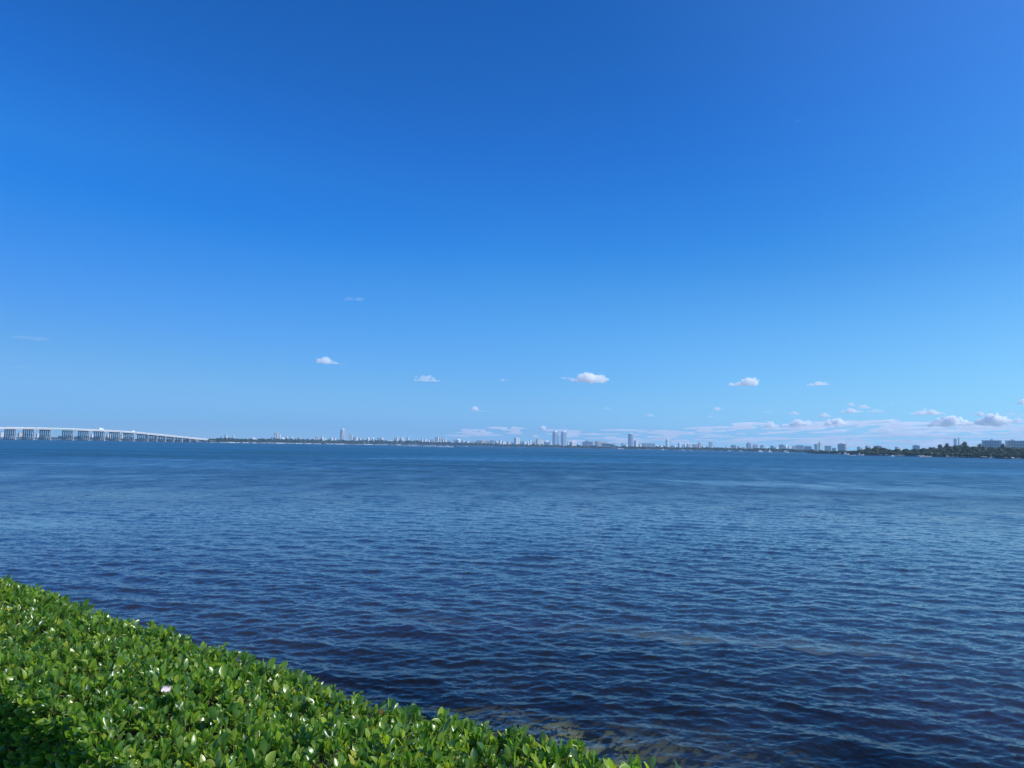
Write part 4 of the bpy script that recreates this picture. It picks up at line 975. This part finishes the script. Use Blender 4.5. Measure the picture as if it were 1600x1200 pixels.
# ------------------------------------------------------------------ boats
def boat(hullm, Lb=7.6, cab='console'):
    root = empty('motor_boat', (0, 0, 0)); h = Lb/2; wb = Lb*.16
    mb = MB(); st = []
    for (x_, w_, zk, zd) in [(-h, .92, -.25, .75), (-h*.3, 1, -.3, .8), (h*.3, .9, -.28, .95), (h*.75, .5, -.1, 1.15), (h, .03, .5, 1.3)]:
        st.append([(x_, 0, zk), (x_, -wb*w_*.85, .12 if x_ < h else .8), (x_, -wb*w_, zd), (x_, wb*w_, zd), (x_, wb*w_*.85, .12 if x_ < h else .8)])
    for s_ in st: mb.v += s_
    for i in range(len(st)-1):
        for k in range(5): mb.f.append((i*5+k, i*5+(k+1) % 5, (i+1)*5+(k+1) % 5, (i+1)*5+k)[::-1]); mb.m.append(0)
    mb.f.append((4,3,2,1,0)); mb.m.append(0); mb.f.append((20,21,22,23,24)); mb.m.append(0)
    mb.build('hull', hullm, root)
    if cab == 'console':
        mb = MB(); mb.extrude([(-h*.2,.8),(h*.2,.9),(h*.12,1.7),(-h*.15,1.7)], -.5, .5); mb.build('console', MAT['hull'], root)
        mb = MB(); mb.box(-h*.35, h*.2, -.9, .9, 2.35, 2.45)
        for sx in (-h*.3, h*.15):
            for sy in (-.8, .8): mb.box(sx-.04, sx+.04, sy-.04, sy+.04, .85, 2.349)
        mb.build('canopy', MAT['hull'], root)
    else:
        mb = MB(); mb.extrude([(-h*.7,.8),(h*.45,1.0),(h*.2,1.9),(-h*.65,1.9)], -wb*.75, wb*.75); mb.build('cabin', MAT['hull'], root)
        mb = MB(); mb.extrude([(-h*.6,1.2),(h*.34,1.35),(h*.26,1.65),(-h*.6,1.65)], -wb*.77, wb*.77); mb.build('window', MAT['glass'], root)
        mb = MB(); mb.extrude([(-h*.5,1.92),(h*.1,1.92),(-h*.05,2.7),(-h*.45,2.7)], -wb*.55, wb*.55); mb.build('flybridge', MAT['hull'], root)
    mb = MB(); mb.box(-h-.45, -h-.02, -.25, .25, .1, 1.25); mb.build('outboard_motor', MAT['rubber'], root)
    return root
def put_boat(o, x_, Yb, head, label, group=None, sc=1.0):
    o.location = at(x_, Yb, .05); o.rotation_euler = (0, 0, head); o.scale = (sc,)*3; tag(o, label, 'boat', group)
put_boat(boat(MAT['dhull']), 714.5, 1250, -azim(714), 'dark motor boat speeding right with a long white wake')
yb = boat(MAT['hull'], 16, 'cabin'); put_boat(yb, 969, 1600, R(8), 'white cabin cruiser at the right end of the arched causeway')
b2 = boat(MAT['hull'], 7.5, 'cabin')
GB = 'white boats moored off the far shore'
put_boat(b2, 728.5, 1700, 0, 'low white boat just right of the speeding dark boat', GB, .9)
for (x_, Yb, sc, hd, lb) in [(1530, 570, .55, -.3, 'small white boat off the headland below the long shaded apartment block'), (1588, 545, .42, -.5, 'tiny white boat near the right edge off the headland trees'),
                         (1552, 556, .45, -.3, 'low white boat, middle one of three along the right headland'), (1188, 1280, 1.2, .2, 'white motor boat on open water left of the moored sailing boat'),
                         (1067, 1450, 1.0, 0, 'small white boat below the sharp pointed building'), (1036, 1500, .8, .3, 'small white boat below the slim solitary tower'),
                         (1139, 1400, .9, 0, 'small white boat right of the plain grey box tower'), (1157, 1400, .9, 0, 'small white boat below the dark round topped tower'),
                         (1228, 1150, 1.2, 0, 'white boat moored below the joined dark and white blocks'), (1322, 760, .9, 0, 'white boat at the dock below the big dark slab'), (1345, 690, .9, .2, 'white motor boat at the start of the headland wood'),
                         (1395, 640, .45, 0, 'white boat against the trees at the left of the headland'), (1437, 618, .4, 0, 'tiny white boat below the notched headland block'), (1080, 1440, .6, .2, 'tiny white boat below the grey peaked building'),
                         (420, 1830, 1.0, 0, 'small white boat on the shore below the cluster of three towers'), (458, 1980, 1.0, 0, 'small white boat along the left far shore'), (478, 2050, 1.1, 0, 'white boat along the shore left of the crowned tower'),
                         (700, 2300, 1.2, 0, 'small pale boat behind the wake of the speeding boat')]:
    o = copy_tree(b2); put_boat(o, x_, Yb, hd, lb, GB, sc)
# a moored sailing boat
root = empty('sailing_boat', at(1203, 1300, 0), .3, label='small sailing boat with a white sail under the far right shore', cat='boat')
mb = MB(); mb.extrude([(-4, .9), (-3.4, -.2), (3.0, -.2), (4.4, 1.1)], -1.1, 1.1); mb.build('hull', MAT['hull'], root)
mb = MB(); mb.cyl(0.4, 0, 1.0, 5.4, .07, .04, 6); mb.build('mast', MAT['cargrey'], root)
mb = MB(); mb.extrude([(0.3, 1.8), (0.3, 5.0), (-2.6, 1.7)], -.03, .03); mb.build('sail', MAT['hull'], root)
# wakes: foam lying on the water behind the moving boats
def wake(x0, x1, Y0, Y1, w0, w1, label, cx=0):
    a = at(x0, Y0, .06); b = at(x1, Y1, .06); m_ = 60; mb = MB(); pr = random.Random(int(x0))
    d = (b-a).normalized(); nn2 = Vector((-d.y, d.x, 0))
    for i in range(m_+1):
        t = i/m_; p = a.lerp(b, t); w_ = (w0+(w1-w0)*t)*pr.uniform(.6, 1.3); h_ = .10 + (.45*t**2 if w1 > w0 else .2)*pr.uniform(.6, 1)
        for k in (-1, -.4, .4, 1): q = p + nn2*w_*k; mb.v.append((q.x, q.y, .0 + (h_ if abs(k) < 1 else .0)))
    for i in range(m_):
        if t and pr.random() < .12*(1-i/m_): continue
        for k in range(3): mb.f.append((i*4+k, (i+1)*4+k, (i+1)*4+k+1, i*4+k+1)); mb.m.append(0)
    o = mb.build('boat_wake', MAT['foam']); tag(o, label, 'wake', kind='stuff')
wake(630, 709, 1290, 1250, 1.2, 2.6, 'long thin white wake trailing left behind the dark motor boat')
wake(1327, 1341, 705, 690, 1.0, 1.6, 'short white wake beside the boat at the start of the headland')
wake(1389, 1399, 636, 628, .6, .8, 'short white streak of foam left of the headland trees')

# ------------------------------------------------------------------ clouds
def cloud_mat(name, dens):
    m = bpy.data.materials.new(name); m.use_nodes = True; n_ = m.node_tree; n_.nodes.clear()
    v = n_.nodes.new('ShaderNodeVolumeScatter'); v.inputs['Color'].default_value = (.965, .985, 1, 1); v.inputs['Density'].default_value = dens; v.inputs['Anisotropy'].default_value = 0.0
    o = n_.nodes.new('ShaderNodeOutputMaterial'); n_.links.new(v.outputs[0], o.inputs['Volume']); return m
CM = {}
def cm(d):
    if d not in CM: CM[d] = cloud_mat('cloud_droplets_%d' % len(CM), d)
    return CM[d]
ctex = bpy.data.textures.new('cloud_lumps', 'CLOUDS'); ctex.noise_scale = 0.35; ctex.noise_depth = 3
def ico(mb, c, r, sub=2):
    bm = bmesh.new(); bmesh.ops.create_icosphere(bm, subdivisions=sub, radius=1)
    mb.add([(c[0]+v.co.x*r[0], c[1]+v.co.y*r[1], c[2]+v.co.z*r[2]) for v in bm.verts], [[v.index for v in f.verts] for f in bm.faces]); bm.free()
def cloud(x, y, wpx, hpx, label, seed, kind='puff', dens=.02, alt=900.0, dist=None, lean=0.0):
    base_y = y + hpx*.5
    d = ray(x, base_y); Y = dist or min(30000, (alt-EYE.z)/max(d.z/d.y, 1e-3))
    c = P(x, base_y, Y); k = Y/F; W_ = wpx*k; H_ = hpx*k; pr = random.Random(seed); mb = MB()
    if kind == 'puff':
        nP = 9 + int(wpx/7)
        for i in range(nP):
            t = pr.uniform(-1, 1); env = max(.12, (1-abs(t-lean)**1.6/(1+abs(lean)))) 
            r_ = H_*.5*env*pr.uniform(.55, 1.0)
            ico(mb, (t*(W_*.5-r_), pr.uniform(-.2, .2)*W_, r_*.55+pr.uniform(0, 1)*max(0, H_*env-1.6*r_)), (r_*1.35, r_*1.5, r_))
        for i in range(14):
            t = pr.uniform(-1, 1); env = max(.15, (1-abs(t-lean)**1.6/(1+abs(lean)))); r_ = H_*pr.uniform(.10, .20)
            ico(mb, (t*W_*.47, pr.uniform(-.2, .0)*W_, H_*env*pr.uniform(.2, .95)), (r_*1.5, r_*1.5, r_))
        ico(mb, (0, 0, H_*.10), (W_*.44, W_*.2, H_*.09), 3)
    else:
        for i in range(5 + int(wpx/12)):
            t = pr.uniform(-1, 1); ico(mb, (t*W_*.38, pr.uniform(-.2, .2)*W_, H_*pr.uniform(.2, .8)), (W_*pr.uniform(.10, .24), W_*.22, H_*pr.uniform(.12, .32)*(1-.5*abs(t))))
    o = mb.build('cloud', cm(dens)); o.location = c; o.rotation_euler = (0, 0, -azim(x))
    tex = ctex.copy(); tex.noise_scale = max(H_*.30, 1)
    rm = o.modifiers.new('union', 'REMESH'); rm.mode = 'VOXEL'; rm.voxel_size = max(W_/90, H_/18)
    dm = o.modifiers.new('lumps', 'DISPLACE'); dm.texture = tex; dm.strength = H_*(.60 if kind == 'puff' else .25); dm.mid_level = .5; dm.texture_coords = 'LOCAL'
    tag(o, label, 'cloud', 'small clouds low in the blue sky'); return o
CL = [
 (511,562,34,11,'small white cloud highest at left above the shore, with a faint right tail','puff',.010,-.3),
 (532,569,20,4,'faint grey tail trailing right of the small left cloud','wisp',.0015,0),
 (669,591,46,9,'flat pale cloud left of the middle above the shore','puff',.0060,-.3),
 (555,467,36,6,'very faint thin wisp, highest cloud left of the middle','wisp',.0012,0),
 (788,593,17,5,'tiny faint cloud just right of the middle','puff',.004,0),
 (788,546,9,4,'tiny faint speck of cloud alone right of the middle','wisp',.003,0),
 (920,588,58,16,'bright white flat based cloud above the twin towers, largest in mid sky','puff',.016,.1),
 (886,591,24,5,'thin left end of the bright cloud above the twin towers','wisp',.004,0),
 (1163,596,48,12,'bright wedge shaped cloud thick at its right end','puff',.016,.5),
 (1279,598,34,7,'flat thin white cloud right of the wedge shaped cloud','puff',.016,0),
 (742,638,13,7,'tiny bright puff low above the white peaked building','puff',.012,0),
 (752,642,44,3,'thin grey smear under the tiny low puff','wisp',.0010,0),
 (50,528,70,6,'faint pinkish grey smear of cloud at the far left','wisp',.0006,0),
 (30,573,30,4,'faint grey smear low at the far left','wisp',.0006,0),
 (413,604,16,3,'tiny faint smear above the left shore','wisp',.0008,0),
 (950,638,20,4,'faint small cloud below the bright mid sky cloud','wisp',.003,0),
 (1247,188,12,6,'faint tiny streak high in the upper right sky','wisp',.0025,0),
 (1015,648,14,5,'small pale cloud low left of centre right','puff',.005,0),
 (1121,638,15,6,'small pale cloud below the wedge shaped cloud','puff',.007,0),
 (1110,651,10,4,'tiny pale cloud under another small pale one','puff',.005,0),
 (1200,643,12,4,'tiny flat cloud, left of two in a line','puff',.005,0),
 (1241,645,18,5,'small flat cloud, right of two in a line','puff',.007,0),
 (1288,648,20,7,'small domed cloud left of the group of four','puff',.007,0),
 (1329,631,16,5,'topmost little cloud of the group of four','puff',.011,0),
 (1329,641,32,7,'left little cloud of the group of four','puff',.012,0),
 (1349,635,20,6,'middle little cloud of the group of four','puff',.012,0),
 (1368,641,24,6,'right little cloud of the group of four','puff',.011,0),
 (1396,629,14,4,'faint tiny cloud right of the group of four','wisp',.002,0),
 (1448,643,50,9,'long bright cloud above the biggest low cloud at right','puff',.012,0),
 (1486,657,80,15,'biggest low bright cloud at right with a flat dark base','puff',.016,0),
 (1548,655,56,16,'bright double humped cloud near the right edge','puff',.016,.2),
 (1531,646,16,7,'small round puff on top of the double humped cloud','puff',.013,0),
 (1599,627,16,9,'small bright cloud cut by the right edge of the picture','puff',.014,0),
 (1590,656,34,8,'pale cloud at the right edge beside the double humped one','puff',.007,0),
 (1245,660,46,11,'white humped cloud low above the dark domed tower','puff',.010,.2),
 (1205,663,30,9,'low white cloud left of the white humped cloud','puff',.008,0),
 (1310,659,40,12,'bright low cloud directly below the group of four','puff',.013,-.2),
 (1342,663,26,6,'flat cloud touching the right end of the bright low cloud','puff',.008,0),
 (1392,657,36,7,'pale low cloud between the bright low and the biggest cloud','puff',.008,0),
 (1390,674,20,10,'low pale puff above the first headland trees','puff',.007,0),
 (849,669,14,8,'small bright puff just left of the twin towers','puff',.010,0),
 (1590,648,40,8,'long pale veil of cloud at the right edge','wisp',.0015,0),
]
for i, (x, y, wp, hp, lb, kd, dn, ln_) in enumerate(CL):
    cloud(x, y, wp, hp, lb, 300+i, kd, dn*(1.6 if kd == 'puff' else 1.5), alt=900 if y > 500 else 1500, lean=ln_)
# low bank of thin cloud layers near the horizon
mb = MB(); pr = random.Random(21); YB = 30000; k = YB/F
def layer(x, y, wpx, hpx):
    Yq = YB*pr.uniform(.85, 1.25); c = P(x, y, Yq); kk = Yq/F
    for j in range(3):
        ico(mb, (c.x+pr.uniform(-.3, .3)*wpx*kk, c.y+pr.uniform(-800, 800), c.z+pr.uniform(-.3, .3)*hpx*kk), (wpx*kk*pr.uniform(.25, .5), pr.uniform(700, 1500), hpx*kk*pr.uniform(.3, .5)))
for i in range(230):
    x = 860 + 800*pr.random()**.75; f_ = min(1, (x-840)/420)
    y = yh(x) - 7 - pr.uniform(0, 1)**.9*(28*f_+12)
    layer(x, y, pr.uniform(14, 60), pr.uniform(1.2, 3.2))
for i in range(30): layer(pr.uniform(700, 900), pr.uniform(668, 682), pr.uniform(14, 40), pr.uniform(1.5, 3))
bk = mb.build('cloud_bank', cm(.0036)); tag(bk, 'low pale bank of layered clouds along the horizon at right', 'clouds', kind='stuff')
rm = bk.modifiers.new('union', 'REMESH'); rm.mode = 'VOXEL'; rm.voxel_size = 34

# bright little heaps standing in the bank
mb = MB(); pr = random.Random(33)
for i in range(60):
    x = 960 + 660*pr.random()**.8; y = yh(x) - pr.uniform(22, 22+22*min(1, (x-900)/400)); Yq = pr.uniform(19000, 24000); c = P(x, y, Yq); kk = Yq/F; w_ = pr.uniform(5, 15)*kk; h_ = w_*pr.uniform(.16, .3)
    for j in range(6): t = pr.uniform(-1, 1); ico(mb, (c.x+t*w_*.6, c.y+pr.uniform(-.3, .3)*w_, c.z+h_*pr.uniform(-.1, .5)*(1-abs(t))), (w_*pr.uniform(.2, .45), w_*.4, h_*pr.uniform(.35, .8)*(1-.4*abs(t))))
pf = mb.build('cloud_heaps', cm(.009)); tag(pf, 'scattered small bright heaps of cloud within the low bank at right', 'clouds', kind='stuff')
rm = pf.modifiers.new('union', 'REMESH'); rm.mode = 'VOXEL'; rm.voxel_size = 22
# ------------------------------------------------------------------ haze
HZB = True
if HZB:
    mb = MB(); mb.box(-7600, 7600, -60, 7600, -3.6, 165)
    hz = mb.build('haze', cm(0.0)); tag(hz, 'thin blue sea air', 'haze', kind='stuff')
    m = bpy.data.materials.new('sea_air'); m.use_nodes = True; q = m.node_tree; q.nodes.clear()
    v = q.nodes.new('ShaderNodeVolumePrincipled'); v.inputs['Color'].default_value = (.50, .75, 1.0, 1); v.inputs['Density'].default_value = 0.00013; v.inputs['Anisotropy'].default_value = .2
    o = q.nodes.new('ShaderNodeOutputMaterial'); q.links.new(v.outputs[0], o.inputs['Volume'])
    hz.data.materials.clear(); hz.data.materials.append(m)
